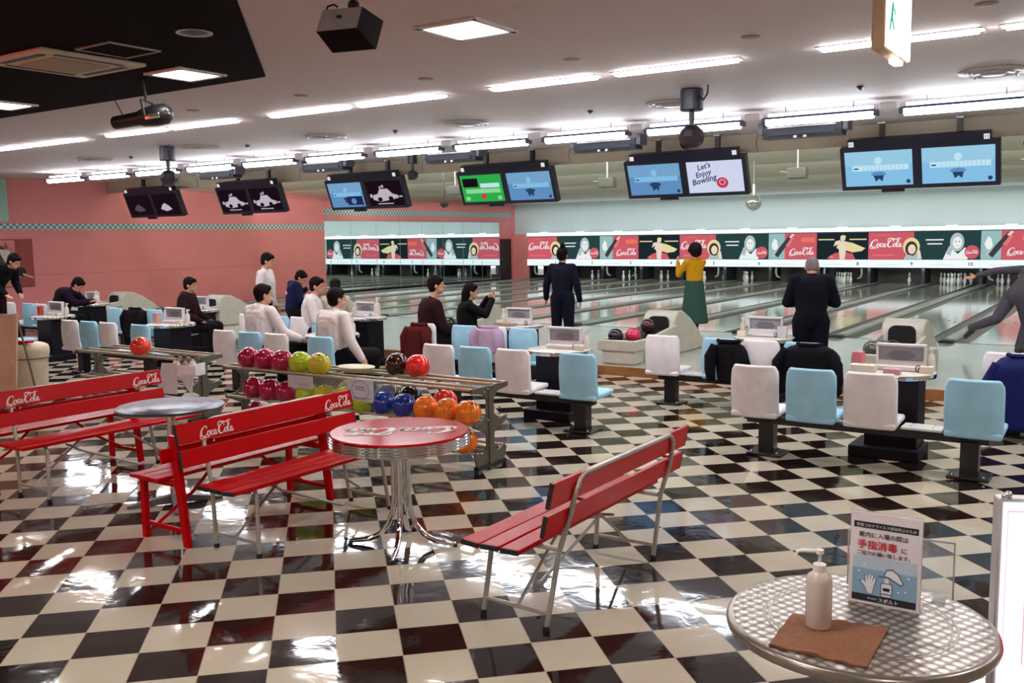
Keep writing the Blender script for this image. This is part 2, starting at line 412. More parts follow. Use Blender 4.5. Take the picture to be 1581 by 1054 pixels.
struct('baseboard_left', MB().box((-21.98, 9.45, 0.06), (0.04, 24.88, 0.12)), black_mat)

# mirror on the side wall, and the dark door at its end
mirror_m = mat('mirror_glass', (0.80, 0.88, 0.88), 0.0, 1.0, var=0.0)
mir = thing('wall_mirror', 'long wall mirror in joined panes reflecting the lanes and advertising boards', 'mirror', (-22.08, 27.0, 0.1))
y0, y1 = 21.93, 31.98
MB().box((0, (y0 + y1) / 2 - 27.0, 1.2), (0.02, y1 - y0, 2.4)).build('mirror_glass', mirror_m, mir)
fr = MB()
for k in range(9): fr.box((0.012, y0 - 27.0 + (y1 - y0) * k / 8, 1.2), (0.006, 0.008, 2.4))
fr.box((0.012, (y0 + y1) / 2 - 27.0, 2.405), (0.02, y1 - y0, 0.02)); fr.build('joint_strip', mat('joint_grey', srgb(150, 170, 170), .4), mir)
dr = thing('door_1', None, None, (-22.08, 32.42, ZL)); dr['kind'] = 'structure'
MB().box((0, 0, 0.85), (0.05, 0.82, 1.70)).build('door_leaf', mat('door_navy', (0.008, 0.01, 0.016), .5), dr, bevel=.004)
MB().ell((0.05, -0.32, 0.85), 0.03).build('door_handle', steel, dr)

# framed picture on the wall: a dark animal with a white blaze nosing a pink bloom
pic = thing('wall_picture', 'pink toned horse picture with white blaze hanging on the pink wall', 'picture', (-21.99, 11.3, 0.9))
MB().box((0.015, 0, 0.55), (0.03, 1.8, 1.12)).build('frame', mat('dark_pink_frame', srgb(120, 50, 50), .5), pic, bevel=.004)
fl = Flat((0.031, -0.88, 0.01), (0, 1, 0), (0, 0, 1))
pk = mat('print_pink', srgb(205, 128, 122), .5, var=.2, scale=3); pk2 = mat('print_dark_pink', srgb(150, 66, 64), .5)
hb = mat('print_brown', srgb(70, 52, 44), .5); hw = mat('print_white', srgb(205, 195, 188), .5); hd = mat('print_black', srgb(30, 18, 18), .5)
fl.rect(0, 0, 1.76, 1.08, pk); fl.rect(1.35, 0, 1.76, 1.08, pk2)
fl.poly([(.2, 0), (.9, 0), (1.12, .45), (1.2, .78), (1.05, .95), (.85, .92), (.6, .75), (.3, .55)], hb)
fl.poly([(.95, .88), (1.22, .84), (1.38, .45), (1.45, .22), (1.3, .16), (1.18, .4)], hw)
fl.poly([(1.08, .9), (1.14, 1.04), (1.2, .88)], pk2); fl.poly(circ(1.47, .33, .11), hd); fl.poly([(1.5, .3), (1.75, .2), (1.75, .17), (1.5, .26)], hw)
fl.build('print', pic)

# ------------------------------------------------------------------ lanes, gutters, dividers
cap_m = mat('divider_black_cap', (0.01, 0.012, 0.012), 0.35)
NL = 14
lane = thing('bowling_lane', 'x', 'bowling lane', (0, 0, 0))
MB().box((0, (FOUL + 34.4) / 2, ZL - 0.03), (1.06, 34.4 - FOUL, 0.06)).build('lane_bed', lane_m, lane)
ar = MB()
for k in range(7):
    x = (k - 3) * 0.14; y = FOUL + 4.6 - abs(k - 3) * 0.3
    ar.prism([(x - .03, y - .14), (x + .03, y - .14), (x, y + .1)], 'z', ZL + .0005, ZL + .001)
ar.build('arrow_mark', mat('arrow_brown', srgb(70, 60, 50), .3), lane)
for s_ in (-1, 1):
    g_ = MB(); n = 8; prof = []
    for k in range(n + 1):
        q = PI * k / n; prof.append((s_ * 0.645 + 0.105 * math.cos(q), ZL - 0.01 - 0.06 * math.sin(q)))
    prof += [(prof[-1][0], ZL - .09), (prof[0][0], ZL - .09)]
    g_.prism(prof, 'y', FOUL + 0.05, 34.4); g_.build('gutter', gutter_m, lane, smooth=True)
for k in range(NL):
    x = LX0 + PITCH * (k + .5)
    lb = ('glossy pale bowling lane running along the mirrored wall, leftmost of the lanes' if k == 0 else
          'glossy pale bowling lane ending under the board numbered %s' % NW[k] if k < 10 else
          'glossy pale bowling lane, %s beyond board number ten, at the right' % ORD[k - 10])
    if k == 0: lane.location = (x, 0, 0); lane['label'] = lb; lane['group'] = 'bowling lanes side by side'
    else: dup(lane, (x, 0, 0), None, lb)
dv = thing('lane_divider', 'x', 'lane divider', (0, 0, 0), group='divider caps between the lanes')
MB().prism([(-.105, ZL - .05), (.105, ZL - .05), (.105, ZL + .01), (.07, ZL + .035), (-.07, ZL + .035), (-.105, ZL + .01)], 'y', FOUL + 0.05, 34.3).build('cap_board', div_m, dv)
MB().prism([(-.11, ZL), (.11, ZL), (.11, ZL + .03), (.07, ZL + .05), (-.07, ZL + .05), (-.11, ZL + .03)], 'y', FOUL - .14, FOUL + .1).build('end_cap', cap_m, dv, bevel=.01)
for k in range(NL + 1):
    x = LX0 + PITCH * k
    lb = 'grey cap strip with black end, %s divider counted from the mirrored wall' % (ORD[k] if k < 14 else 'last')
    if k == 0: dv.location = (x, 0, 0); dv['label'] = lb
    else: dup(dv, (x, 0, 0), None, lb)

# kickback partitions inside the pinsetters
kb_m = mat('kickback_dark', (0.012, 0.016, 0.02), 0.5)
kb = MB().box((0, 33.8, 0.5), (0.1, 1.1, 0.76)).build('kickback_panel', kb_m); kb.location = (LX0, 0, 0)
tag(kb, 'dark partition under the boards, first counted from the far pink corner', 'partition', 'pinsetter partitions')
for k in range(1, NL + 1):
    o = kb.copy(); C.objects.link(o); o.location = (LX0 + PITCH * k, 0, 0)
    o['label'] = 'dark partition under the boards, %s counted from the far pink corner' % (ORD[k] if k < 14 else 'last')

# pins
pin_w = mat('pin_white', srgb(225, 232, 232), 0.25); pin_r = mat('pin_red_band', srgb(190, 30, 30), .3)
pr_ = [(.001, 0), (.026, 0), (.030, .01), (.045, .06), (.057, .10), (.0605, .115), (.057, .14), (.046, .18), (.033, .22), (.025, .25), (.0235, .27), (.025, .295), (.030, .325), (.0323, .342), (.029, .36), (.018, .376), (.001, .381)]
mb = MB(); mb.use(pin_w); mb.lathe(pr_, n=14)
pin_me_o = mb.build('bowling_pin', None, None, smooth=True)
pin_me_o.data.materials.append(pin_r)
for p in pin_me_o.data.polygons:
    if .235 < p.center.z < .262: p.material_index = 1
spots = [(0, 0)] + [(x, .264) for x in (-.152, .152)] + [(x, .528) for x in (-.305, 0, .305)] + [(x, .792) for x in (-.457, -.152, .152, .457)]
SPOT = ['head pin at the front', 'second row left', 'second row right', 'third row left', 'third row middle', 'third row right', 'back row far left', 'back row inner left', 'back row inner right', 'back row far right']
LEFT = {0: (6, 9), 1: (2, 8, 9), 2: (0, 4, 8), 3: (6, 3, 7), 4: (0, 1, 6, 9), 5: (3, 6, 7, 1), 6: (9, 5), 7: (0, 1, 2, 3, 4, 6, 7), 8: (5,), 9: tuple(range(10)), 10: (6, 3, 7, 8), 11: (0, 1, 2, 4), 12: (9, 8), 13: (6,)}
first = True
for ln, ks in LEFT.items():
    for k in ks:
        x = LX0 + PITCH * (ln + .5) + spots[k][0]; y = 33.42 + spots[k][1]
        o = pin_me_o if first else pin_me_o.copy()
        if not first: C.objects.link(o)
        first = False
        o.location = (x, y, ZL)
        where = 'under the board numbered %s' % NW[ln] if ln < 10 else 'in the %s deck right of board ten' % ORD[ln - 10]
        lb = 'white bowling pin %s, %s' % (where, SPOT[k])
        tag(o, lb, 'bowling pin', 'bowling pins under board ' + NW[ln] if ln < 10 else 'bowling pins in the %s deck on the right' % ORD[ln - 10])
# curved pinsetter arms
arm_m = mat('pinsetter_grey', srgb(170, 180, 176), .3)
arm0 = None
for ln in (0, 2, 4, 6, 7, 10):
    if arm0 is None:
        arm0 = thing('pinsetter_sweep', 'x', 'machine arm'); o = arm0
        for s_ in (-1, 1):
            MB().tube([(s_ * .62, 33.2, .68), (s_ * .63, 33.2, .5), (s_ * .60, 33.22, .36), (s_ * .48, 33.25, .30)], [.03, .035, .035, .02]).build('arm', arm_m, arm0, smooth=True)
    else: o = dup(arm0, (0, 0, 0))
    o.location = (LX0 + PITCH * (ln + .5), 0, 0)
    tag(o, 'pale curved pair of pinsetter arms %s' % ('below the board numbered %s' % NW[ln] if ln < 10 else 'right of board number ten'), 'machine arm', 'pinsetter arms')

# ------------------------------------------------------------------ masking units with backlit posters
E = lambda n, r, g, b, s=1.0: emit(n, srgb(r, g, b), s)
mk_red = E('poster_red', 205, 92, 104); mk_drk = E('poster_dark_green', 40, 66, 68); mk_teal = E('poster_teal', 150, 188, 188); mk_blk = E('poster_black', 28, 40, 46)
mk_wh = E('poster_white', 236, 240, 240); mk_skin = E('poster_skin', 232, 214, 196); mk_yel = E('poster_yellow', 226, 216, 160); mk_org = E('poster_orange', 232, 120, 96)
mk_hair = E('poster_hair', 70, 52, 46); mk_grey = E('poster_grey', 176, 190, 190); mk_bot = E('poster_bottle', 60, 64, 66); mk_pale = E('poster_pale_red', 226, 120, 126); mk_ink = E('poster_ink', 40, 46, 52)
strip_m = emit('lit_strip', (0.84, 0.94, 0.96), 1.1); strip_top = emit('lit_strip_top', (0.84, 0.97, 1.0), 1.8)
W_ = PITCH; zb, zt = 0.97, 1.88
KINDS = ['red', 'girl', 'bottle', 'dancer', 'red', 'girl', 'bottle', 'dancer', 'red', 'girl', 'bottle', 'dancer', 'red', 'girl']
DESC = {'red': 'red with script and a woman in straw hat', 'girl': 'dark green with smiling woman and red disc',
        'bottle': 'teal and red with tilted bottle and script', 'dancer': 'black with dancer in yellow skirt'}
for k in range(NL):
    x0 = LX0 + PITCH * k; kd = KINDS[k]
    u = thing('masking_unit', 'backlit board number %s, %s' % (NW[k], DESC[kd]) if k < 10 else '%s backlit board past number ten, %s' % (ORD[k - 10], DESC[kd]), 'advertising board', (x0, YM, 0), group='masking boards above the pins')
    MB().box((W_ / 2, 0.09, 1.36), (W_ - .006, 0.12, 1.36)).build('casing', kb_m, u)
    MB().box((W_ / 2, 0.0, 0.83), (W_ - .012, 0.05, 0.26)).build('number_strip', strip_m, u)
    MB().box((W_ / 2, 0.0, 1.98), (W_ - .012, 0.10, 0.13)).build('top_light', strip_top, u, bevel=.02)
    num = str(k + 1)
    text(num, 0.17, mk_ink, 'number', u, (W_ - .36, -0.026, 0.77), bold=.015)
    MB().box((W_ / 2 - .25, -.0262, .80), (.75, .001, .012)).build('rule_line', mk_grey, u)
    f = Flat((0.006, 0.028, zb), (1, 0, 0), (0, 0, 1)); P = W_ - .012; Hh = zt - zb
    if kd == 'red':
        f.rect(0, 0, P, Hh, mk_red); f.poly([(P * .84, Hh), (P, Hh), (P, 0), (P * .72, 0), (P * .86, .3)], mk_drk)
        script(f, .05, .42, 1.02, mk_wh, .004, 1.35)
        f.rect(.28, .80, .68, .825, mk_pale); f.rect(.15, .12, .85, .16, mk_pale)
        f.poly(circ(P * .80, .42, .26, .30), mk_yel); f.poly(circ(P * .80, .36, .19, .24), mk_hair); f.poly(circ(P * .81, .34, .12, .16), mk_skin)
        f.poly([(P * .66, 0), (P * .72, .17), (P * .84, .12), (P * .95, .22), (P, 0)], mk_grey); f.poly([(P * .92, .02), (P * .90, .3), (P * .96, .3), (P * .99, .05)], mk_skin)
        f.rect(P * .785, .30, P * .835, .31, mk_red)
    elif kd == 'girl':
        f.rect(0, 0, P, Hh, mk_drk)
        f.rect(.08, .62, .62, .66, mk_wh); f.rect(.13, .49, .58, .53, mk_wh)
        f.poly(circ(P * .60, .56, .21, .30), mk_grey); f.poly([(P * .36, 0), (P * .46, .42), (P * .54, .30), (P * .62, .18), (P * .74, .40), (P * .82, .12), (P * .78, 0)], mk_wh)
        f.poly([(P * .40, .2), (P * .50, .52), (P * .55, .48), (P * .49, .12)], mk_grey)
        f.poly(circ(P * .605, .54, .135, .19), mk_wh); f.poly(circ(P * .58, .58, .02), mk_drk); f.poly(circ(P * .64, .58, .02), mk_drk); f.rect(P * .585, .44, P * .635, .455, mk_red)
        f.poly(circ(P * .86, .24, .215, .215, 28), mk_red); script(f, P * .86 - .17, .20, .34, mk_wh, .016, 1.5)
    elif kd == 'bottle':
        f.rect(0, 0, P, Hh, mk_red); f.rect(0, 0, P * .34, Hh, mk_teal)
        f.poly([(.1, .5), (.2, .74), (.3, .66), (.34, .42), (.25, .3), (.16, .34)], mk_wh); f.poly([(.12, .1), (.3, .14), (.36, .3), (.2, .34)], mk_grey)
        f.poly([(.22, .16), (.34, .06), (.56, .36), (.70, .60), (.82, .82), (.74, .86), (.60, .68), (.42, .46)], mk_bot); f.poly([(.72, .78), (.80, .74), (.92, .86), (.86, .9)], mk_skin)
        f.poly([(.62, .5), (.72, .42), (.90, .74), (.84, .78)], mk_pale)
        script(f, P * .44, .17, .86, mk_wh, .012, 1.35); f.rect(P * .68, .60, P * .96, .76, mk_org)
    else:
        f.rect(0, 0, P, Hh, mk_blk)
        f.rect(.04, .66, .58, .70, mk_yel); f.rect(P * .64, .66, P * .97, .70, mk_yel)
        f.poly([(.42, 0), (.44, .12), (.62, .22), (.95, .26), (1.2, .2), (1.3, 0)], mk_red); f.poly([(.34, .04), (.5, .14), (.6, .05)], mk_pale)
        f.poly([(.66, .40), (.72, .56), (.92, .62), (1.2, .56), (1.62, .38), (1.5, .28), (1.2, .24), (1.0, .30), (.85, .28)], mk_yel)
        f.poly([(.78, 0), (.74, .34), (.78, .62), (.96, .62), (.98, .3), (.94, 0)], mk_skin); f.poly([(.56, .44), (.62, .62), (.8, .66), (.8, .58), (.68, .5)], mk_skin)
        f.poly(circ(.87, .72, .085, .1), mk_skin); f.poly(circ(.88, .77, .09, .06), mk_yel)
    f.build('poster', u)
    MB().use(strip_top).box((W_ / 2, -.03, 2.06), (.34, .05, .04)).build('lamp_holder', strip_top, u)
tag(MB().box((LX0 + .5, YM + .25, .5), (.26, .04, .4)).build('white_curtain_panel', white_plastic), 'small white panel hanging below the first board beside the far pink corner', 'panel')

# soft light that the top lights throw on the far wall
tl = area_light('masking_uplight', (-9.0, YM - .75, 2.1), 25, 36, (0.84, 0.96, 1.0), (-9.0, YM + .2, 2.9), sy=0.2)

# ------------------------------------------------------------------ lamps
# row of flush tubes
def ftube(x0, x1, y, z, label):
    t = thing('ceiling_lamp', label, 'lamp', ((x0 + x1) / 2, y, z), group='flush tube lamps in the near row')
    L = x1 - x0
    MB().box((0, 0, -.004), (L + .02, .15, .012)).build('lamp_frame', white_plastic, t, bevel=.003)
    MB().prism([(-.066, -.01), (-.06, -.022), (-.04, -.032), (.04, -.032), (.06, -.022), (.066, -.01)], 'x', -L / 2 + .03, L / 2 - .03).build('diffuser', lamp_white, t, smooth=True)
row1 = [(-14.3, -12.97), (-12.38, -11.04), (-10.93, -9.6), (-8.98, -7.68), (-7.53, -6.27), (-5.66, -4.41), (-4.24, -3.0), (-2.32, -1.08), (-.95, .28), (.9, 2.14), (2.3, 3.5), (-15.7, -14.42), (-17.7, -16.4), (-19.3, -18.0)]
for i, (a, b) in enumerate(sorted(row1, key=lambda q: -q[0])):
    ftube(a, b, 8.1, ZC, 'long white flush ceiling tube, %s from the right in the near row' % ORD[i])
# row of hanging double tubes
for i in range(14):
    x = 1.6 - 1.602 * i - .08
    if x < -21.3: break
    t = thing('batten_lamp', 'blue-white hanging double tube lamp, %s from the right in the far row' % ORD[i], 'lamp', (x, 11.55, 3.3), group='hanging tube lamps in the far row')
    MB().box((0, 0, 0), (1.32, .11, .025)).build('housing', mat('housing_blue_black', (0.02, .03, .10), .4), t, bevel=.004)
    MB().cyl((0, .02, .045), .018, 1.24, 10, 'x').build('upper_tube', emit('lamp_cool_dim', (.88, .94, 1.0), 9.0), t)
    MB().prism([(-.055, -.014), (-.05, -.055), (-.028, -.085), (.028, -.085), (.05, -.055), (.055, -.014)], 'x', -.63, .63).build('diffuser', lamp_cool, t, smooth=True)
    MB().box((.66, 0, -.03), (.05, .12, .07)).box((-.66, 0, -.03), (.05, .12, .07)).build('end_cap', mat('end_cap_grey', (.08, .08, .1), .4), t, bevel=.006)
    MB().box((.80, 0, .03), (.20, .14, .10)).build('joint_cover', white_plastic, t, bevel=.02)
    MB().tube([(.4, 0, 0), (.4, 0, .13)], .008).tube([(-.4, 0, 0), (-.4, 0, .13)], .008).build('hanger', steel, t)

def sq_light(cx, cy, s, z, label, rec=True, m=None):
    t = thing('ceiling_light', label, 'lamp', (cx, cy, z)); fr = MB(); h = s / 2
    for a, b, c_, d in ((0, h, s + .06, .05), (0, -h, s + .06, .05), (h, 0, .05, s + .06), (-h, 0, .05, s + .06)): fr.box((a, b, -.012), (c_, d, .02))
    fr.build('frame', white_plastic, t, bevel=.003)
    MB().box((0, 0, -.004), (s - .03, s - .03, .01)).build('diffuser', m or emit('panel_white', (1, .97, .93), 26.0), t)
sq_light(-4.2, 5.7, .50, ZC, 'square bright ceiling light in the pale ceiling above the benches')
sq_light(-7.25, 5.55, .46, ZC - .02, 'square bright light in the black ceiling above the spotlight')
sq_light(-10.35, 5.5, .50, ZC - .02, 'square bright light at the left edge of the black ceiling')
for i, (x, y) in enumerate(((-2.0, 1.6), (1.5, 4.5), (1.8, -.5), (-6.0, 0.2), (-3.2, -1.4), (-11.5, 1.0))):  # unseen lights added outside the view to brighten the near tables
    sq_light(x, y, .55, ZC - (.02 if (x - PB[0]) < -(y - PB[1]) and y < PB[1] and (x + y) < sum(PB) else 0), 'added square ceiling light, %s of those unseen behind the viewer' % ORD[i], m=emit('panel_white_fill', (1, .93, .85), 78.0))

t = thing('added_red_tube', 'added red tube lamp, unseen left of the view, tinting the floor', 'lamp', (-8.4, 1.6, 3.0))  # unseen red lamp, added to tint the floor at left
MB().cyl((0, 0, 0), .02, 1.6, 10, 'x').build('tube', emit('added_red_glow', (1.0, .12, .06), 110), t); MB().tube([(-.7, 0, 0), (-.7, 0, .42)], .006).tube([(.7, 0, 0), (.7, 0, .42)], .006).build('hanger', steel, t)
# cassette air conditioner, access hatch and grille in the black field
t = thing('air_conditioner', 'large beige cassette air conditioner set in the black ceiling', 'air conditioner', (-7.55, 4.58, ZC - .021))
MB().box((0, 0, -.015), (.92, .92, .03)).build('panel', mat('beige_panel', srgb(200, 186, 164), .5), t, bevel=.01)
MB().box((0, 0, -.034), (.5, .5, .012)).build('intake_grille', mat('beige_grille', srgb(160, 146, 126), .6), t, bevel=.004)
fl_ = MB()
for a, b, c_, d in ((0, .36, .6, .05), (0, -.36, .6, .05), (.36, 0, .05, .6), (-.36, 0, .05, .6)): fl_.box((a, b, -.032), (c_, d, .006))
fl_.build('louvre', mat('louvre_dark', (.05, .045, .04), .5), t)
t = thing('access_hatch', 'black ceiling hatch outlined by a thin pale square frame', 'ceiling hatch', (-6.77, 4.56, ZC - .02))
fr = MB(); h = .22
for a, b, c_, d in ((0, h, .46, .015), (0, -h, .46, .015), (h, 0, .015, .46), (-h, 0, .015, .46)): fr.box((a, b, -.006), (c_, d, .012))
fr.build('frame', grey_tube, t); MB().box((0, 0, -.003), (.42, .42, .005)).build('panel', black_paint, t)
t = thing('ceiling_vent', 'round dark ceiling vent with thin pale rim in the black ceiling', 'vent', (-5.78, 4.52, ZC - .02))
MB().lathe([(.10, 0), (.13, -.004), (.13, -.012), (.10, -.008)], n=28).build('rim', grey_tube, t, smooth=True); MB().lathe([(.10, -.003), (.03, -.02), (.001, -.02)], n=24).build('cone', black_mat, t, smooth=True)
# round diffusers
ring = None
for i, (x, y) in enumerate(((-1.26, 10.25), (-4.62, 10.28), (-7.55, 10.2), (-10.1, 10.15), (-12.7, 9.95), (-15.9, 10.1))):
    lb = 'round grey ceiling air diffuser, %s from the right before the far lamp row' % ORD[i]
    if ring is None:
        ring = thing('air_diffuser', lb, 'air diffuser', (x, y, ZC), group='round ceiling diffusers')
        MB().lathe([(.18, 0), (.30, -.005), (.31, -.02), (.26, -.035), (.20, -.02), (.18, -.045), (.12, -.03), (.10, -.05), (.001, -.05)], n=36).build('cone_ring', mat('diffuser_grey', srgb(180, 172, 172), .4), ring, smooth=True)
        sc_ = MB()
        for k in range(4):
            q = PI / 4 + k * PI / 2; sc_.ell((.26 * math.cos(q), .26 * math.sin(q), -.036), .012, nu=8, nv=6)
        sc_.build('screw', chrome, ring)
    else: dup(ring, (x, y, ZC), None, lb)
disc = None
for i, (x, y) in enumerate(((-.95, 7.24), (-2.61, 7.28), (-4.2, 7.24), (-5.81, 7.21), (-7.5, 7.2), (-9.3, 7.2))):
    lb = 'flat grey ceiling disc, %s from the right before the near tube lamps' % ORD[i]
    if disc is None: disc = MB().lathe([(.075, 0), (.075, -.008), (.06, -.014), (.001, -.014)], n=24).build('ceiling_disc', mat('disc_grey', srgb(150, 136, 130), .6), smooth=True); o = disc
    else: o = disc.copy(); C.objects.link(o)
    o.location = (x, y, ZC); tag(o, lb, 'sprinkler cover', 'flat discs on the ceiling')
spk = None
for i, (x, y) in enumerate(((-2.54, 10.42), (-5.69, 10.25), (-8.87, 10.29), (-12.0, 10.3), (-15.1, 10.3))):
    lb = 'small dark ceiling sprinkler, %s from the right above the seats' % ORD[i]
    if spk is None:
        spk = thing('sprinkler', lb, 'sprinkler', (x, y, ZC), group='small sprinklers on the ceiling')
        MB().cyl((0, 0, -.012), .035, .024, 16).build('escutcheon', black_mat, spk); MB().lathe([(.02, -.02), (.028, -.035), (.02, -.05), (.001, -.055)], n=12).build('head', chrome, spk, smooth=True)
    else: dup(spk, (x, y, ZC), None, lb)

# exit sign box
t = thing('exit_sign', 'glowing white emergency exit sign box with green mark hanging at top right', 'exit sign', (-1.2, 5.73, 3.08))
MB().box((-.035, 0, 0), (.07, .64, .40)).build('housing', mat('cream_housing', srgb(228, 196, 160), .5), t, bevel=.012)
MB().box((.006, 0, .0), (.014, .60, .37)).build('lit_face', emit('exit_face', (1, 1, 1), 2.2), t, bevel=.004)
f = Flat((.0138, -.30, -.17), (0, 1, 0), (0, 0, 1)); gm = emit('exit_green', (0.02, .5, .22), 1.0)
f.poly(circ(.10, .26, .02), gm); f.poly([(.05, .15), (.08, .24), (.12, .22), (.10, .15), (.15, .10), (.13, .08), (.08, .13), (.04, .06), (.02, .08)], gm); f.poly([(.12, .21), (.17, .18), (.16, .165), (.11, .19)], gm)
f.build('pictogram', t)
MB().box((0, -.02, -.23), (.05, .14, .03)).build('lamp', emit('exit_lamp', (1, 1, 1), 3), t, bevel=.006)
MB().tube([(-.03, .2, .2), (-.03, .2, .35)], .01).tube([(-.03, -.2, .2), (-.03, -.2, .35)], .01).build('hanger', steel, t)

# big speaker hung under the ceiling
t = thing('ceiling_speaker', 'grey and black box speaker hanging from the ceiling at top centre', 'speaker', (-3.85, 4.1, 3.1))
spk_g = mat('speaker_grey', srgb(150, 138, 142), .5); spk_b = mat('speaker_black', (0.012, .006, .008), .9, spec=.05)
A = [(-3.85, 3.88, 3.17), (-3.67, 4.01, 3.19), (-3.69, 3.98, 3.07), (-3.88, 3.85, 3.05), (-4.09, 4.19, 3.01), (-3.87, 4.34, 3.03), (-3.84, 4.38, 3.20), (-4.06, 4.22, 3.19)]
A = [Vector(p) - Vector((-3.85, 4.1, 3.1)) for p in A]
mb = MB(); mb.use(spk_g); mb.v = [tuple(p) for p in A]
mb.add([], []); 
for fc, mm in (((0, 1, 2, 3), spk_g), ((3, 2, 5, 4), spk_b), ((1, 6, 5, 2), spk_b), ((0, 3, 4, 7), spk_b), ((7, 6, 1, 0), spk_g), ((4, 5, 6, 7), spk_b)):
    mb.use(mm); mb.f.append(list(fc)); mb.m.append(mb.cur)
mb.build('cabinet', None, t, bevel=.006)
MB().ell(tuple((A[0] + A[1] + A[2] + A[3]) / 4 + Vector((.0, -.002, .012))), (.016, .016, .010)).build('socket', black_mat, t, smooth=True)
MB().tube([(0.03, 0.0, .09), (0.03, 0.0, .33)], .015).ell((0.03, 0, .13), .035).build('bracket', black_mat, t, smooth=True)
MB().tube([(-.02, -.17, .075), (-.01, -.17, .10), (.02, -.15, .11), (.04, -.14, .095)], .006).build('carry_handle', black_mat, t, smooth=True)

# gobo spot hanging from the ceiling
t = thing('stage_spotlight', 'long black stage spotlight hanging on a yoke below the black ceiling', 'spotlight', (-7.83, 5.5, 3.06), math.radians(33)); t.rotation_euler = (0, -.16, math.radians(33))
MB().lathe([(.045, -.30), (.06, -.28), (.065, -.05), (.085, .0), (.10, .12), (.095, .22), (.05, .27), (.001, .28)], n=20, axis='x').build('barrel', black_mat, t, smooth=True)
MB().tube([(.06, -.13, 0), (.06, -.13, .14), (.06, .13, .14), (.06, .13, 0)], .012).build('yoke', black_mat, t)
MB().box((.12, -.105, -.02), (.14, .02, .05)).box((.24, -.07, 0), (.06, .03, .04)).build('vent_plate', steel, t, bevel=.004)
MB().tube([(.06, 0, .14), (.06, 0, .355)], .014).tube([(-.18, -.02, .05), (-.26, .0, .30)], .005).build('hanger', black_mat, t)

# effect lights with a faceted ball head on a stem
def effect(x, y, z, label, sc=1.0):
    t = thing('effect_light', label, 'effect light', (x, y, z), math.radians(-30))
    MB().cyl((0, 0, -.11 * sc), .11 * sc, .20 * sc, 20).build('motor_box', mat('navy_black', (.01, .01, .03), .35), t, bevel=.01)
    MB().tube([(0, 0, -.2 * sc), (0, 0, -.36 * sc)], .025 * sc).build('stem', black_mat, t)
    MB().ell((0, 0, -.46 * sc), (.13 * sc, .13 * sc, .12 * sc), nu=10, nv=6).build('ball_head', mat('effect_grey', srgb(60, 54, 60), .3, .5), t)
    MB().lathe([(.07 * sc, 0), (.085 * sc, .03), (.06 * sc, .04)], (0, -.09 * sc, -.50 * sc), 14, 'y').build('lens_ring', black_mat, t)
    MB().tube([(.1 * sc, 0, -.08 * sc), (.18 * sc, 0, -.13 * sc), (.24 * sc, 0, -.08 * sc), (.25 * sc, 0, .0)], .01).build('cable', black_mat, t)
effect(-4.02, 9.45, ZC, 'dark rotating ball effect light on a round motor, above the woman in yellow', 1.1)
effect(-13.1, 9.6, ZC, 'dark rotating ball effect light at left, above the leftmost score screens', 1.1)
effect(-11.24, 13.5, ZC, 'small dark effect light hanging beside the third pair of score screens', .8)
effect(-1.15, 13.4, ZC, 'dark effect light cut by the right edge of the view', 1.0)

# dark trough units beside the monitors
tr = None
for i, x in enumerate((-.45, -3.8, -6.75, -9.66, -12.64, -15.64)):
    lb = 'dark grey trough shaped spotlight unit, %s from the right before the soffit' % ORD[i]
    if tr is None:
        tr = thing('trough_light', lb, 'light fitting', (x, 12.7, 3.22), group='dark trough units under the ceiling')
        MB().prism([(-.11, -.06), (.11, -.06), (.14, .10), (-.14, .10)], 'x', -.52, .52).build('trough', mat('trough_black', (.012, .013, .02), .35), tr, bevel=.006)
        MB().box((0, -.125, .02), (.86, .02, .085), Matrix.Rotation(math.radians(-10), 3, 'X')).build('lens_panel', mat('lens_grey', srgb(56, 56, 66), .35), tr)
        MB().box((0, -.145, .085), (.9, .01, .018)).box((.05, -.13, -.05), (.04, .03, .03)).box((-.08, -.13, -.05), (.04, .03, .03)).build('trim_bar', grey_tube, tr)
        MB().box((-.56, 0, .08), (.07, .24, .16)).box((.56, 0, .08), (.07, .24, .16)).build('end_bracket', mat('bracket_grey', srgb(70, 66, 74), .4), tr, bevel=.006)
        MB().tube([(-.60, -.1, .05), (-.62, -.1, -.1), (-.60, -.1, -.2)], .006).build('cord', black_mat, tr)
    else: dup(tr, (x, 12.7, 3.22), None, lb)

# small speakers over the lanes
sb = None
for i, (x, wh) in enumerate(((-4.73, 'left of the rightmost score screens'), (-8.25, 'beside the screens that show green and blue'), (-11.78, 'above the dome camera'), (-1.2, 'beyond the rightmost score screens'))):
    lb = 'small grey box speaker hanging over the lanes %s' % wh
    if sb is None:
        sb = thing('box_speaker', lb, 'speaker', (x, 15.5, 2.87), group='small speakers over the approach')
        MB().box((0, 0, 0), (.30, .18, .18)).build('cabinet', mat('speaker_grey_green', srgb(92, 92, 84), .5), sb, bevel=.012)
        MB().box((0, -.095, 0), (.27, .008, .15)).build('mesh_grille', mat('speaker_mesh', srgb(64, 66, 60), .7), sb)
        MB().tube([(0, 0, .09), (0, 0, .62)], .012).build('bracket', grey_tube, sb); MB().tube([(-.15, 0, .02), (-.24, 0, .04), (-.30, 0, .04)], .006).build('cable', grey_tube, sb)
    else: dup(sb, (x, 15.5, 2.87), None, lb)
t = thing('dome_camera', 'small black dome camera hanging below the grey speaker', 'camera', (-11.84, 15.2, 2.60))
MB().lathe([(.001, -.09), (.05, -.08), (.08, -.04), (.09, 0), (.06, .02), (.001, .03)], n=18).build('dome', black_mat, t, smooth=True); MB().tube([(0, 0, .02), (0, 0, .8)], .012).build('stem', black_mat, t)
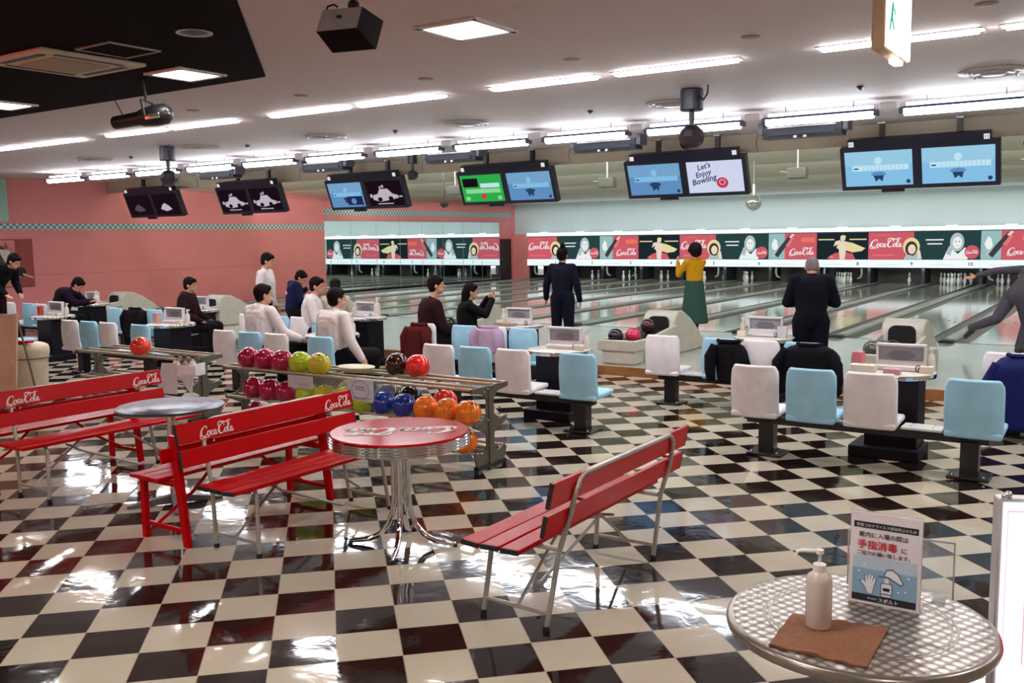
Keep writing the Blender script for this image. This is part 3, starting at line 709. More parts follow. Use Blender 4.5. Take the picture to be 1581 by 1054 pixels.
# mirror ball
t = thing('hanging_ball', 'silver ball lamp hanging on a short white stem over the lanes', 'ball lamp', (-6.1, 17.3, 2.48))
MB().ell((0, 0, 0), .15, nu=24, nv=14).build('globe', mat('globe_silver', (.75, .78, .78), .12, .9), t, smooth=True)
MB().tube([(0, 0, .14), (0, 0, .34)], .022).build('stem', emit('stem_white', (.9, .95, .95), 1.0), t)
MB().tube([(0, 0, .34), (0, 0, .85)], .004).build('wire', grey_tube, t)
MB().lathe([(.001, -.17), (.02, -.16), (.02, -.14)], n=10).build('finial', grey_tube, t)

# ------------------------------------------------------------------ score screens
sky = emit('screen_sky', srgb(132, 190, 228), 1.0); sky2 = emit('screen_sky_dim', srgb(96, 142, 190), 1.0); sc_pale = emit('screen_pale', srgb(190, 226, 240), 1.0)
sc_ink = emit('screen_ink', srgb(40, 66, 96), 1.0); sc_green = emit('screen_green', srgb(46, 170, 74), 1.0); sc_white = emit('screen_white', srgb(206, 212, 236), 1.0)
sc_red = emit('screen_red', srgb(200, 60, 84), 1.0); sc_dark = emit('screen_dark', srgb(26, 14, 22), 1.0); sc_sil = emit('screen_silver', srgb(190, 176, 190), 1.0); sc_dim = emit('screen_dim', srgb(84, 70, 74), 1.0)
sc_navy = emit('screen_navy', srgb(30, 40, 84), 1.0); sc_lbl = emit('screen_lightgreen', srgb(140, 214, 150), 1.0)
casing_m = mat('monitor_black', (.008, .008, .02), .35)
def s_game(f, x0, bright):
    a = sky if bright else sky2
    f.rect(x0, 0, x0 + .90, .50, a, .0012); f.rect(x0, .30, x0 + .90, .50, emit('screen_sky_top' + str(bright), srgb(*((150, 200, 226) if bright else (116, 162, 200))), 1.0), .0018)
    f.poly(circ(x0 + .45, .36, .05, .055), sc_pale if bright else sky, .0024)
    f.rect(x0 + .10, .22, x0 + .85, .30, sc_pale if bright else sky, .003); f.rect(x0 + .12, .245, x0 + .18, .265, sc_ink, .0036)
    for k in range(11): f.rect(x0 + .25 + k * .053, .222, x0 + .253 + k * .053, .298, sky2, .0036)
    f.poly(circ(x0 + .45, .17, .10, .035), sc_ink if not bright else sky2, .0024); f.poly([(x0 + .38, .15), (x0 + .52, .15), (x0 + .50, .06), (x0 + .455, .10), (x0 + .41, .06)], sc_ink, .003)
    f.poly(circ(x0 + .84, .05, .03, .03, 8), sc_ink, .003)
def s_car(f, x0, m):
    f.rect(x0, 0, x0 + .90, .50, sc_dark, .0012)
    f.poly([(x0 + .12, .13), (x0 + .14, .22), (x0 + .26, .24), (x0 + .34, .34), (x0 + .54, .34), (x0 + .64, .24), (x0 + .78, .20), (x0 + .78, .15), (x0 + .62, .12), (x0 + .3, .08)], m, .002)
    f.poly(circ(x0 + .43, .39, .03, .03), m, .002); f.poly(circ(x0 + .36, .37, .025, .025), m, .002)
    f.poly(circ(x0 + .30, .13, .06, .045), sc_dark, .003); f.poly(circ(x0 + .58, .14, .06, .045), sc_dark, .003); f.rect(x0 + .22, .03, x0 + .62, .05, m, .002)
    f.rect(x0 + .06, .17, x0 + .12, .24, m, .002); f.rect(x0 + .80, .16, x0 + .88, .19, m, .002)
MON = [(-2.6, ('game1', 'game1'), 'rightmost pair of score screens, both bright blue, hanging over the lanes', ('11', '12')),
       (-6.03, ('game0', 'words'), 'pair of score screens, one blue and one white with handwritten words', None),
       (-9.44, ('green', 'game0'), 'pair of score screens, one green and one blue', None),
       (-12.8, ('gamebox', 'car'), 'pair of score screens, one blue with dark box, one black with silver car', None),
       (-16.2, ('car', 'car'), 'dark pair of score screens showing two silver cars, before the pink wall', None),
       (-19.62, ('dim', 'dim'), 'leftmost pair of score screens, nearly black with two faint shapes', None)]
for x, kinds, lb, nums in MON:
    t = thing('score_monitor', lb, 'score monitor', (x, 14.0, 2.5), group='overhead score monitors')
    RX = Matrix.Rotation(math.radians(20), 3, 'X')
    uz = RX @ Vector((0, 0, 1)); nn = Vector((1, 0, 0)).cross(uz)
    def L(u, v, d=0): return Vector((u, 0, 0)) + uz * v + nn * d
    mb = MB()
    mb.box(L(0, .30, -.06), (2.04, .12, .62), RX)
    mb.box(L(0.0, .655, -.06), (1.82, .12, .13), RX); mb.build('casing', casing_m, t, bevel=.006)
    f = Flat(L(-.96, .05, .002), (1, 0, 0), uz)
    for j, kd in enumerate(kinds):
        x0 = .0 if j == 0 else 1.02
        if kd[:4] == 'game': s_game(f, x0, kd == 'game1')
        if kd == 'gamebox': f.rect(x0 + .45, .04, x0 + .86, .22, sc_navy, .005); f.poly(circ(x0 + .62, .12, .07, .06, 10), sky2, .0056)
        if kd == 'words':
            f.rect(x0, 0, x0 + .90, .50, sc_white, .0012)
            f.poly(circ(x0 + .56, .15, .095, .085), sc_red, .0024); f.poly(circ(x0 + .56, .16, .05, .045), sc_white, .003); f.poly(circ(x0 + .56, .16, .04, .036), sc_red, .0036)
        if kd == 'green':
            f.rect(x0, 0, x0 + .90, .50, sc_green, .0012); f.rect(x0 + .04, .28, x0 + .38, .44, sc_dark, .002); f.rect(x0 + .42, .26, x0 + .84, .34, sc_pale, .002)
            f.rect(x0 + .08, .16, x0 + .84, .24, sc_lbl, .002); f.poly(circ(x0 + .46, .10, .06, .05), sc_red, .003); f.rect(x0 + .05, .03, x0 + .14, .10, sc_lbl, .002); f.rect(x0 + .76, .03, x0 + .84, .10, sc_lbl, .002)
        if kd == 'car': s_car(f, x0, sc_sil)
        if kd == 'dim':
            f.rect(x0, 0, x0 + .90, .50, sc_dark, .0012); f.poly([(x0 + .2, .14), (x0 + .3, .24), (x0 + .4, .28), (x0 + .55, .2), (x0 + .62, .12), (x0 + .4, .08)], sc_dim if j == 0 else sc_sil, .002)
    f.build('screen', t)
    if 'words' in kinds:
        for bi, (wd, uu, vv, sz) in enumerate((("Let's", 1.20, .36, .12), ("Enjoy", 1.16, .24, .12), ("Bowling", 1.09, .12, .13))):
            ux = (Vector((1, 0, 0)) + uz * .22)
            text(wd, sz, sc_ink, 'screen_words', t, L(-.96 + uu, .05 + vv, .005), ux, uz, .002, bold=.02)
    for s_, nm in ((-1, 0), (1, 1)):
        MB().box(L(s_ * .86, .66, .002), (.07, .006, .07), RX).build('number_tile', emit('tile_white', (.75, .75, .78), 1), t)
        if nums: text(nums[nm], .06, sc_ink, 'tile_number', t, L(s_ * .86 - .03, .64, .006), (1, 0, 0), uz, .002)
        MB().box((s_ * .50, .02, .83), (.07, .07, .34)).build('pole', black_mat, t)
        MB().box((s_ * .50, .02, .93), (.10, .10, .05)).build('clamp', grey_tube, t)
    MB().box((-.35, .12, -.02), (.3, .06, .05)).build('cable_box', black_mat, t)

# ------------------------------------------------------------------ ball returns
shell_m = mat('ball_return_shell', srgb(204, 198, 184), 0.4)
brt = thing('ball_return', 'x', 'ball return', (0, 0, ZL), group='ball returns on the approach')
hood = [(12.75, .0), (12.75, .50), (12.80, .60), (12.92, .65), (13.1, .63), (13.35, .52), (13.6, .36), (13.85, .16), (13.95, .0)]
MB().prism(hood, 'x', -.26, .26).build('hood', shell_m, brt, bevel=.03)
MB().prism(rrect(-.17, .22, .17, .57, .09), 'y', 12.735, 12.80).build('hood_opening', mat('opening_black', (.004, .004, .004), .8), brt)
tray = [(11.4, .20), (11.42, .345), (11.9, .345), (12.3, .40), (12.76, .45), (12.76, .33), (12.2, .24), (11.9, .20)]
for s_ in (-1, 1): MB().prism(tray, 'x', s_ * .27 - .03, s_ * .27 + .03).build('side_rail', shell_m, brt, bevel=.012)
MB().box((0, 11.41, .27), (.6, .05, .15)).build('front_lip', shell_m, brt, bevel=.015)
MB().prism([(11.42, .22), (11.42, .27), (11.9, .27), (12.76, .36), (12.76, .30), (11.9, .22)], 'x', -.24, .24).build('ball_bed', black_mat, brt)
MB().box((0, 11.58, .12), (.5, .30, .24), taper=1.05).build('pedestal', shell_m, brt, bevel=.03)
BALLR = .108
def ball_mat(n, c): return mat('ball_' + n, srgb(*c), .12, coat=.5, var=.18, scale=14)
BC = {'magenta': (168, 22, 66), 'lime': (176, 196, 30), 'yellow': (196, 176, 40), 'maroon': (60, 14, 16), 'red': (236, 36, 30), 'blue': (16, 52, 150), 'black': (14, 12, 14), 'orange': (244, 120, 20), 'scarlet': (230, 52, 28), 'pink': (214, 40, 84), 'green': (20, 50, 36), 'grey': (84, 92, 82), 'jade': (40, 96, 64)}
ball_cache = {}
hole_m = mat('finger_hole_black', (.003, .003, .003), .8)
def ball(col, loc, label, group=None, yaw=None, r=BALLR):
    if col not in ball_cache:
        t = thing('bowling_ball', label, 'bowling ball', loc)
        MB().ell((0, 0, 0), BALLR, nu=28, nv=18).build('shell', ball_mat(col, BC[col]), t, smooth=True)
        for dx, dz in ((-.018, .03), (.018, .03), (0, -.035)):
            n = Vector((dx, -.1, dz)).normalized(); q = n.to_track_quat('Z', 'Y').to_matrix()
            h_ = MB(); h_.cyl((0, 0, 0), .012, .006, 12); h_.v = [tuple(q @ Vector(v) + n * (BALLR - .0018)) for v in h_.v]
            h_.build('finger_hole', hole_m, t)
        ball_cache[col] = t; o = t
        o['label'] = label
    else:
        o = dup(ball_cache[col], loc, None, label)
        if 'group' in o: del o['group']
    if group: o['group'] = group
    rr = random.Random(str(loc)); o.rotation_euler = (rr.uniform(-2.0, -.75), rr.uniform(-.5, .5), rr.uniform(-.9, 1.2) if yaw is None else yaw)
    return o
xs = [LX0 + PITCH * k for k in (13, 11, 9, 7, 5, 3, 1)]
wh = ['cream ball return beyond the right edge of the view', 'cream ball return with dark opening behind the table at right', 'cream ball return holding a pink ball, behind the blue seat', 'cream ball return beside the person in maroon', 'cream ball return behind the group in white tops', 'cream ball return before the pink wall, second from the left', 'leftmost cream ball return with open hood at the pink wall']
for i, x in enumerate(xs):
    if i == 0: brt.location = (x, 0, ZL); brt['label'] = wh[0]
    else: dup(brt, (x, 0, ZL), None, wh[i])
zr = ZL + .27 + BALLR + .005
for x, y, dz, c, lb in ((xs[2] - .10, 11.56, 0, 'black', 'black bowling ball left of the pink ball on the ball return'), (xs[2] + .08, 11.74, 0.0, 'pink', 'pink bowling ball on the ball return behind the blue seat'), (xs[2] - .06, 12.5, .06, 'maroon', 'dark bowling ball at the hood beside the pink ball'),
                     (xs[1] - .10, 11.58, 0, 'grey', 'grey-green bowling ball on the ball return at right'), (xs[1] + .1, 11.72, 0, 'black', 'black bowling ball behind the grey-green ball at right'),
                     (xs[3] - .12, 11.54, 0, 'green', 'very dark green ball beside the person in maroon'), (xs[3] + .06, 11.68, 0, 'jade', 'green ball, middle of three beside the person in maroon'), (xs[3] + .12, 11.93, .01, 'black', 'black ball behind the green one beside the person in maroon'),
                     (xs[5] - .08, 11.58, 0, 'maroon', 'dark maroon ball on the return at the pink wall'), (xs[5] + .1, 11.75, 0, 'maroon', 'second dark maroon ball on the return at the pink wall, farther right')):
    ball(c, (x, y, zr + dz), lb)

# ------------------------------------------------------------------ seat rows
def shell_seat(x, m, parent, num):
    t = []
    back = rrect(-.205, .0, .205, .45, .045, 4)
    o = MB().prism(back, 'y', 0, .045)
    R_ = Matrix.Rotation(math.radians(-5), 3, 'X')
    mb = MB()
    # curved back: three slabs bent forward at the sides
    n = 9
    for j in range(n): pass
    vs = []; rows = 9; cols = 11
    def shape(u, v, off):
        xx = u * .208; zz = .335 + v * .455
        k = 1 - .04 * max(0, v - .75) * 4
        yy = .05 * (abs(u) ** 3) - .02 * math.sin(PI * v) + (1 - v) * .02
        return Vector((x + xx * k, yy + off, zz))
    front = []; rear = []
    out = rrect(-1, 0, 1, 1, .2, 4)
    for layer, off in ((0, .0), (1, .04)):
        for a in range(rows + 1):
            v = a / rows; lim = 1.0
            if v > .86: lim = 1 - .12 * ((v - .86) / .14) ** 2
            if v < .08: lim = 1 - .06 * ((.08 - v) / .08) ** 2
            for b in range(cols + 1):
                u = (-1 + 2 * b / cols) * lim; vs.append(shape(u, v, off))
    nc = cols + 1; nl = (rows + 1) * nc; fs = []
    for a in range(rows):
        for b in range(cols):
            i = a * nc + b; fs.append((i, i + 1, i + nc + 1, i + nc)); fs.append((nl + i, nl + i + nc, nl + i + nc + 1, nl + i + 1))
    for b in range(cols): fs.append((b, nl + b, nl + b + 1, b + 1)); i = rows * nc + b; fs.append((i, i + 1, nl + i + 1, nl + i))
    for a in range(rows): i = a * nc; fs.append((i, i + nc, nl + i + nc, nl + i)); i = a * nc + cols; fs.append((i, nl + i, nl + i + nc, i + nc))
    mb.add(vs, fs)
    # seat pan
    mb.box((x, .22, .375), (.40, .40, .05), Matrix.Rotation(math.radians(4), 3, 'X'), taper=1.0)
    o = mb.build('seat', m, parent, bevel=.016, seg=2)
    o['label'] = ('white' if m is white_plastic else 'pale blue') + ' moulded seat'
    return o
def seat_row(X, Y, offs, cols, gap, posts, label):
    t = thing('seat_row', label, 'seat row', (X, Y, 0), group='rows of moulded seats')
    a, b = min(offs) - .1, max(offs) + .1
    MB().box(((a + b) / 2, .20, .30), (b - a, .09, .06)).build('beam', black_mat, t, bevel=.005)
    for j, (o, c) in enumerate(zip(offs, cols)): shell_seat(o, white_plastic if c == 'w' else blue_plastic, t, j)
    MB().box((gap, .20, .355), (.30, .20, .022)).build('side_tray', mat('tray_white', srgb(216, 214, 216), .3), t, bevel=.006)
    bl = MB()
    for dx, dy in ((-.08, -.05), (.08, -.05), (-.08, .05), (.08, .05)): bl.cyl((gap + dx, .20 + dy, .368), .009, .006, 10)
    bl.build('tray_bolt', chrome, t)
    for p in posts:
        q = MB(); q.box((p, .2, .15), (.13, .13, .28)); q.box((p, .2, .012), (.30, .26, .024)); q.build('post', mat('post_dark', (.012, .009, .012), .3), t, bevel=.008)
        bb = MB()
        for dx in (-.11, .11): bb.ell((p + dx, .10, .028), .014, nu=8, nv=6)
        bb.build('foot_bolt', steel, t)
FO = [-.945, -.47, 0, .75]; BO = [0, .68, 1.12, 1.57]
front = [(-1.73, 'nearest row of seats, white blue white and blue, at right of the view'), (-5.16, 'row of seats, white blue white and blue, right of the ball rack'), (-8.59, 'row of seats behind the ball rack where two people in white sit'),
         (-12.02, 'row of seats beside the small rack with one orange ball'), (-15.45, 'leftmost near row of seats behind the white bin bag')]
for i, (x, lb) in enumerate(front): seat_row(x, 7.62, FO, 'wbwb', .375, (-.87, .72), lb)
backr = [(-.95, 'wbwb', 'far row of seats at right holding the blue coat'), (-4.38, 'wbwb', 'far row of seats carrying two black coats'), (-7.81, 'wbwb', 'far row of seats with the lavender coat'),
         (-11.24, 'wbwb', 'far row of seats where people in white hoodies sit'), (-14.67, 'bwbw', 'far row of seats with the black coat near the pink wall'), (-18.1, 'wbwb', 'far row of seats at the left, before the horse picture')]
for i, (x, cs, lb) in enumerate(backr): seat_row(x, 9.46, BO, cs, .34, (.05, 1.5), lb)

# ------------------------------------------------------------------ tables with score desk items
acr = mat('clear_acrylic', srgb(225, 222, 225), .12, alpha=.42, spec=.5)
table_top_m = mat('table_top_white', srgb(222, 216, 210), .2)
def score_table(X, Y, label, r=.335):
    t = thing('round_table', label, 'table', (X, Y, 0), group='white topped tables at the seats')
    MB().lathe([(.001, .70), (r - .01, .70), (r, .705), (r, .722), (r - .006, .726), (.001, .726)], n=40).build('table_top', table_top_m, t, smooth=True)
    MB().lathe([(r - .012, .684), (r + .004, .684), (r + .008, .70), (r + .004, .718), (r - .006, .718)], n=40).build('rim', chrome, t, smooth=True)
    MB().box((0.02, 0, .36), (.42, .34, .67)).build('pedestal', dark_lam, t, bevel=.01)
    MB().box((-.02, -.02, .05), (.56, .46, .10)).build('plinth', dark_lam, t, bevel=.01)
    return t
mh_w = mat('holder_white', srgb(228, 222, 224), .3); tissue_m = mat('box_cream', srgb(238, 224, 204), .5); print_m = mat('label_pink', srgb(200, 150, 156), .5); glass_grey = mat('window_grey', srgb(150, 146, 152), .15)
def holder(X, Y, label, z=.727, rz=0, tint=None):
    t = thing('menu_holder', label, 'desk stand', (X, Y, z), rz, group='white stands on the tables')
    MB().box((0, 0, .022), (.40, .14, .04)).build('base', tint or mh_w, t, bevel=.008)
    fr = MB(); fr.box((-.19, .0, .12), (.02, .05, .20)).box((.19, 0, .12), (.02, .05, .20)).box((0, 0, .215), (.40, .06, .022)).box((0, 0, .06), (.38, .03, .05))
    fr.build('frame', tint or mh_w, t, bevel=.005)
    MB().box((0, 0, .14), (.36, .012, .12)).build('window', glass_grey, t)
    MB().prism([(-.12, .12), (-.07, .165), (.07, .165), (.12, .12), (.06, .09), (-.06, .09)], 'y', -.012, -.008).build('picture', mat('picture_grey', srgb(110, 106, 112), .5), t)
    lo = MB(); lo.lathe([(.022, -.001), (.030, -.001), (.030, .001), (.022, .001)], (.155, -.072, .03), 20, 'y'); lo.box((.155, -.072, .03), (.01, .003, .03)); lo.build('round_mark', black_mat, t)
def bottle(X, Y, label, z=.727, r=.034, h=.20, col=None):
    t = thing('spray_bottle', label, 'bottle', (X, Y, z), group='white bottles on the tables')
    MB().lathe([(.001, 0), (r, 0), (r, h * .5), (r * .8, h * .65), (r * .35, h * .78), (r * .35, h * .85), (.001, h * .85)], n=18).build('bottle_body', col or mat('bottle_white', srgb(226, 216, 206), .3), t, smooth=True)
    MB().lathe([(.001, h * .84), (r * .45, h * .84), (r * .45, h * .92), (r * .2, h * .94), (r * .2, h), (.001, h)], n=12).box((.012, 0, h * .98), (.06, .02, .018)).build('pump_head', white_plastic, t, smooth=True)
def small_box(X, Y, d, m, label, z=.727, name='tissue_box'):
    t = thing(name, label, 'box', (X, Y, z), random.Random(X).uniform(-.2, .2), group='boxes on the tables')
    MB().box((0, 0, d[2] / 2), d).build('carton', m, t, bevel=.006)
    MB().box((0, 0, d[2] + .001), (d[0] * .5, d[1] * .35, .003)).build('opening', mat('opening_grey', srgb(190, 180, 170), .6), t)
TB = [(-1.69, 8.32, 'right front table behind the nearest seats', 'f'), (-5.02, 8.35, 'front table behind the lone blue seat beside the rack', 'f'), (-8.35, 8.38, 'front table between the two seated people in white tops', 'f'), (-11.62, 8.42, 'front table behind the orange ball', 'f'), (-14.75, 8.45, 'left front table beside the row of cream seats', 'f'),
      (-3.52, 10.4, 'rear table before the standing man in the dark suit', 'b'), (-6.9, 10.4, 'rear table behind the lavender coat', 'b'), (-9.72, 10.45, 'rear table with white bottles behind the group in white', 'b'), (-13.55, 10.4, 'rear table beside the curved ball return shell', 'b'), (-16.95, 10.5, 'rear table before the pink wall at far left', 'b')]
for i, (x, y, wh, kd) in enumerate(TB):
    score_table(x, y, 'white topped round table, ' + wh)
    holder(x + (.05 if kd == 'f' else .0), y + .04, 'white framed stand on the ' + wh, tint=None)
    bottle(x + .28 * (1 if kd == 'f' else -1), y + (.08), 'white bottle on the ' + wh)
    small_box(x + (.27 if kd == 'f' else -.24), y - .06, (.10, .07, .06), tissue_m, 'small cream box on the ' + wh)
small_box(-1.89, 8.12, (.20, .11, .065), tissue_m, 'long cream carton at the left of the right front table')
small_box(-1.65, 8.07, (.13, .08, .05), print_m, 'pink printed carton in front of the stand on the right front table')
small_box(-1.99, 8.36, (.09, .07, .14), mat('card_pink', srgb(206, 110, 116), .5), 'upright pink card box at the left edge of the right front table')
small_box(-3.30, 10.36, (.11, .03, .13), mat('card_grey', srgb(206, 202, 210), .5), 'upright grey notice block beside the man in the dark suit')
small_box(-11.83, 8.34, (.10, .08, .15), mat('card_rose', srgb(206, 160, 150), .5), 'upright rose carton on the front table behind the orange ball')
small_box(-15.02, 8.40, (.08, .07, .15), mat('can_red', srgb(170, 50, 40), .5), 'upright red carton on the left front table')
small_box(-17.15, 10.38, (.36, .14, .09), white_plastic, 'wide white carton on the rear table before the pink wall')
bottle(-16.7, 10.45, 'taller white bottle on the rear table before the pink wall', h=.25, r=.045)
bottle(-9.50, 10.50, 'tall white squeeze bottle on the rear table behind the people in white', h=.3, r=.045)
small_box(-6.95, 10.18, (.30, .12, .04), mat('card_tan', srgb(150, 134, 112), .5), 'flat tan carton on the rear table behind the lavender coat')
small_box(-9.38, 10.28, (.26, .12, .02), white_plastic, 'flat white tray on the rear table behind the people in white')

# ------------------------------------------------------------------ benches
slat_end = mat('slat_end_black', (.01, .008, .008), .6)
def slat(parent, c, d, tilt=0, name='slat', ends=True):
    R_ = Matrix.Rotation(tilt, 3, 'Y')
    mb = MB(); mb.use(red_paint).box(c, (d[0], d[1], d[2]), R_)
    o = mb.build(name, None, parent, bevel=.004)
    if ends:
        e_ = MB()
        for s_ in (-1, 1): e_.box((c[0], c[1] + s_ * (d[1] / 2 + .003), c[2]), (d[0] * .97, .008, d[2] * 1.02), R_)
        e_.build('end_cap', slat_end, o)
    return o
def silver_bench(X, Y, rz, label, ends=True, logo=False):
    t = thing('red_bench', label, 'bench', (X, Y, 0), rz, group='red slatted benches on grey tube frames')
    for k, x in enumerate((-.19, -.075, .04)): slat(t, (x, 0, .425), (.105, 1.52, .024), math.radians(-1 if k else 4), 'seat_slat', ends)
    tl = math.radians(12)
    slat(t, (.235, 0, .575), (.022, 1.52, .105), tl, 'back_slat', ends)
    top = slat(t, (.268, 0, .725), (.022, 1.52, .125), tl, 'back_slat', ends)
    fr = MB(); n = 5; r = .0135; hy = .56
    pts = [(.14, -hy - .04, .0), (.20, -hy - .01, .40), (.262, -hy, .60), (.285, -hy + .01, .72)]
    for k in range(n + 1):
        q = PI / 2 * k / n; pts.append((.288 + .004 * k / n, -hy + .02 + .08 * (1 - math.cos(q)), .72 + .06 * math.sin(q)))
    pts2 = [(p[0], -p[1], p[2]) for p in pts[::-1]]
    fr.tube(pts + pts2, r, 12)
    fr.build('back_frame', grey_tube, t, smooth=True)
    for s_ in (-1, 1):
        l = MB(); l.tube([(-.24, s_ * (hy + .03), 0), (-.20, s_ * hy, .37), (-.185, s_ * hy, .40), (-.16, s_ * hy, .405), (.19, s_ * hy, .405)], r, 12); l.build('front_leg', grey_tube, t, smooth=True)
        MB().tube([(-.232, s_ * (hy + .025), .085), (.155, s_ * (hy + .035), .085)], .011, 10).build('cross_bar', grey_tube, t)
        MB().tube([(-.03, s_ * (hy + .03), .09), (-.02, s_ * .20, .37), (-.02, s_ * .12, .405)], .009, 8).build('brace', grey_tube, t)
        ft = MB(); ft.cyl((-.24, s_ * (hy + .03), .012), .017, .024, 12).cyl((.14, s_ * (hy + .04), .012), .017, .024, 12); ft.build('foot_cap', rubber, t)
        MB().cyl((.235 + .035, s_ * (hy - .06), .65), .008, .05, 8, 'x').build('bolt', chrome, t)
    MB().tube([(-.1, -.30, .10), (-.1, -.26, .09), (-.04, .22, .30), (-.04, .26, .33), (.06, .26, .34)], .009, 8).build('stay_rod', grey_tube, t, smooth=True)
    if logo:
        # script on the face of the upper back slat (the face towards the sitter)
        nrm = Matrix.Rotation(tl, 3, 'Y') @ Vector((-1, 0, 0)); up = Matrix.Rotation(tl, 3, 'Y') @ Vector((0, 0, 1))
        for yy in (.60, -.22 - .26):
            f = Flat(Vector((.268, yy, .725)) + nrm * .0118 - up * .042, (0, -1, 0), up)
            script(f, 0, 0, .26, white_ink, .001, 1.3); f.build('script_logo', t)
    return t
silver_bench(-2.44, 4.28, 0, 'red slatted bench with black slat ends, alone in the right foreground', True)
silver_bench(-4.56, 4.25, PI, 'red bench with white script on its back, between the grey and the red table', True, True)
silver_bench(-6.84, 4.25, PI, 'red bench with white script, cut by the left edge of the view', False, True)
def red_bench(X, Y, label):
    t = thing('red_frame_bench', label, 'bench', (X, Y, 0), 0, group='red benches on red frames')
    for k, x in enumerate((-.10, .0, .10)): slat(t, (x, 0, .425), (.094, 1.42, .024), 0, 'seat_slat', False)
    slat(t, (.185, 0, .58), (.02, 1.42, .09), math.radians(-8), 'back_slat', False)
    for s_ in (-1, 1):
        y = s_ * .62
        MB().hexa([(.265, y - .018, 0), (.315, y - .018, 0), (.315, y + .018, 0), (.265, y + .018, 0), (.165, y - .018, .70), (.235, y - .018, .70), (.235, y + .018, .70), (.165, y + .018, .70)]).build('rear_post', red_paint, t, bevel=.004)
        MB().box((-.13, y, .205), (.045, .036, .41)).build('front_leg', red_paint, t, bevel=.004)
        MB().box((.07, y, .10), (.40, .022, .028)).build('cross_bar', red_paint, t, bevel=.003)
        MB().box((.04, y, .392), (.38, .03, .035)).build('seat_rail', red_paint, t, bevel=.003)
        MB().tube([(.0, y, .11), (.02, y - s_ * .26, .26), (.03, y - s_ * .42, .40)], .011, 8).build('brace', red_paint, t, smooth=True)
    return t
red_bench(-5.14, 4.17, 'red bench on a square red frame, back to back with the middle script bench')
red_bench(-7.42, 4.17, 'red bench on a square red frame, back to back with the leftmost script bench')

# ------------------------------------------------------------------ round tables in the foreground
brushed = bpy.data.materials.new('spun_aluminium'); brushed.use_nodes = True
nt = brushed.node_tree; b = nt.nodes['Principled BSDF']; b.inputs['Metallic'].default_value = .85; b.inputs['Roughness'].default_value = .3
tc = nt.nodes.new('ShaderNodeTexCoord'); wv = nt.nodes.new('ShaderNodeTexWave'); wv.wave_type = 'RINGS'; wv.rings_direction = 'SPHERICAL'; wv.inputs['Scale'].default_value = 10; wv.inputs['Distortion'].default_value = 1.0
nt.links.new(tc.outputs['Object'], wv.inputs['Vector']); cr = nt.nodes.new('ShaderNodeMix'); cr.data_type = 'RGBA'
cr.inputs[6].default_value = (*srgb(88, 90, 102), 1); cr.inputs[7].default_value = (*srgb(126, 126, 138), 1); nt.links.new(wv.outputs['Fac'], cr.inputs[0]); nt.links.new(cr.outputs[2], b.inputs['Base Color'])
t = thing('round_table', 'grey spun metal round table on a chrome column beside the red benches', 'table', (-5.76, 4.13, 0))
MB().lathe([(.001, .705), (.365, .705), (.378, .712), (.378, .722), (.370, .728), (.001, .728)], n=48).build('table_top', brushed, t, smooth=True)
MB().lathe([(.001, .67), (.09, .67), (.10, .70), (.001, .704)], n=20).build('mount_plate', steel, t, smooth=True)
MB().cyl((0, 0, .36), .033, .66, 20).build('column', chrome, t, smooth=True)
for k in range(4):
    q = PI / 4 + k * PI / 2 + .2; R_ = Matrix.Rotation(q, 3, 'Z')
    MB().hexa([R_ @ Vector(p) for p in ((.02, -.03, .01), (.33, -.022, .0), (.33, .022, .0), (.02, .03, .01), (.02, -.03, .075), (.33, -.022, .022), (.33, .022, .022), (.02, .03, .075))]).build('base_blade', mat('blade_grey', srgb(120, 116, 120), .35, .6), t, bevel=.004)

t = thing('red_round_table', 'red topped round table with script lettering and four chrome legs', 'table', (-3.73, 4.29, 0))
MB().lathe([(.001, .70), (.415, .70), (.425, .715), (.425, .722), (.42, .728), (.001, .728)], n=64).build('table_top', mat('red_laminate', srgb(190, 8, 18), .16, spec=.12), t, smooth=True)
prof = [(.41, .64)]
for k in range(4):
    z0 = .645 + k * .018; prof += [(.425, z0), (.430, z0 + .006), (.430, z0 + .012), (.423, z0 + .017)]
prof += [(.42, .719)]
MB().lathe(prof, n=64).build('ribbed_rim', chrome, t, smooth=True)
f = Flat((0, 0, .729), (.83, .557, 0), (-.557, .83, 0)); script(f, -.34, -.11, .68, white_ink, .0015, 2.1, rot=1); f.build('script_logo', t)
for k, q in enumerate((math.radians(206), math.radians(300), math.radians(26), math.radians(118))):
    c_, s_ = math.cos(q), math.sin(q)
    pts = [(.045 * c_, .045 * s_, .66)] + [(.045 * c_, .045 * s_, .30), (.055 * c_, .055 * s_, .22), (.085 * c_, .085 * s_, .14), (.14 * c_, .14 * s_, .07), (.21 * c_, .21 * s_, .035), (.30 * c_, .30 * s_, .022), (.34 * c_, .34 * s_, .018)]
    MB().tube(pts, [.018] * 5 + [.017, .014, .010], 14).build('leg', chrome, t, smooth=True)
    MB().cyl((.335 * c_, .335 * s_, .009), .013, .018, 10).build('foot_cap', rubber, t)
MB().cyl((0, 0, .64), .09, .02, 20).build('mount_plate', chrome, t)

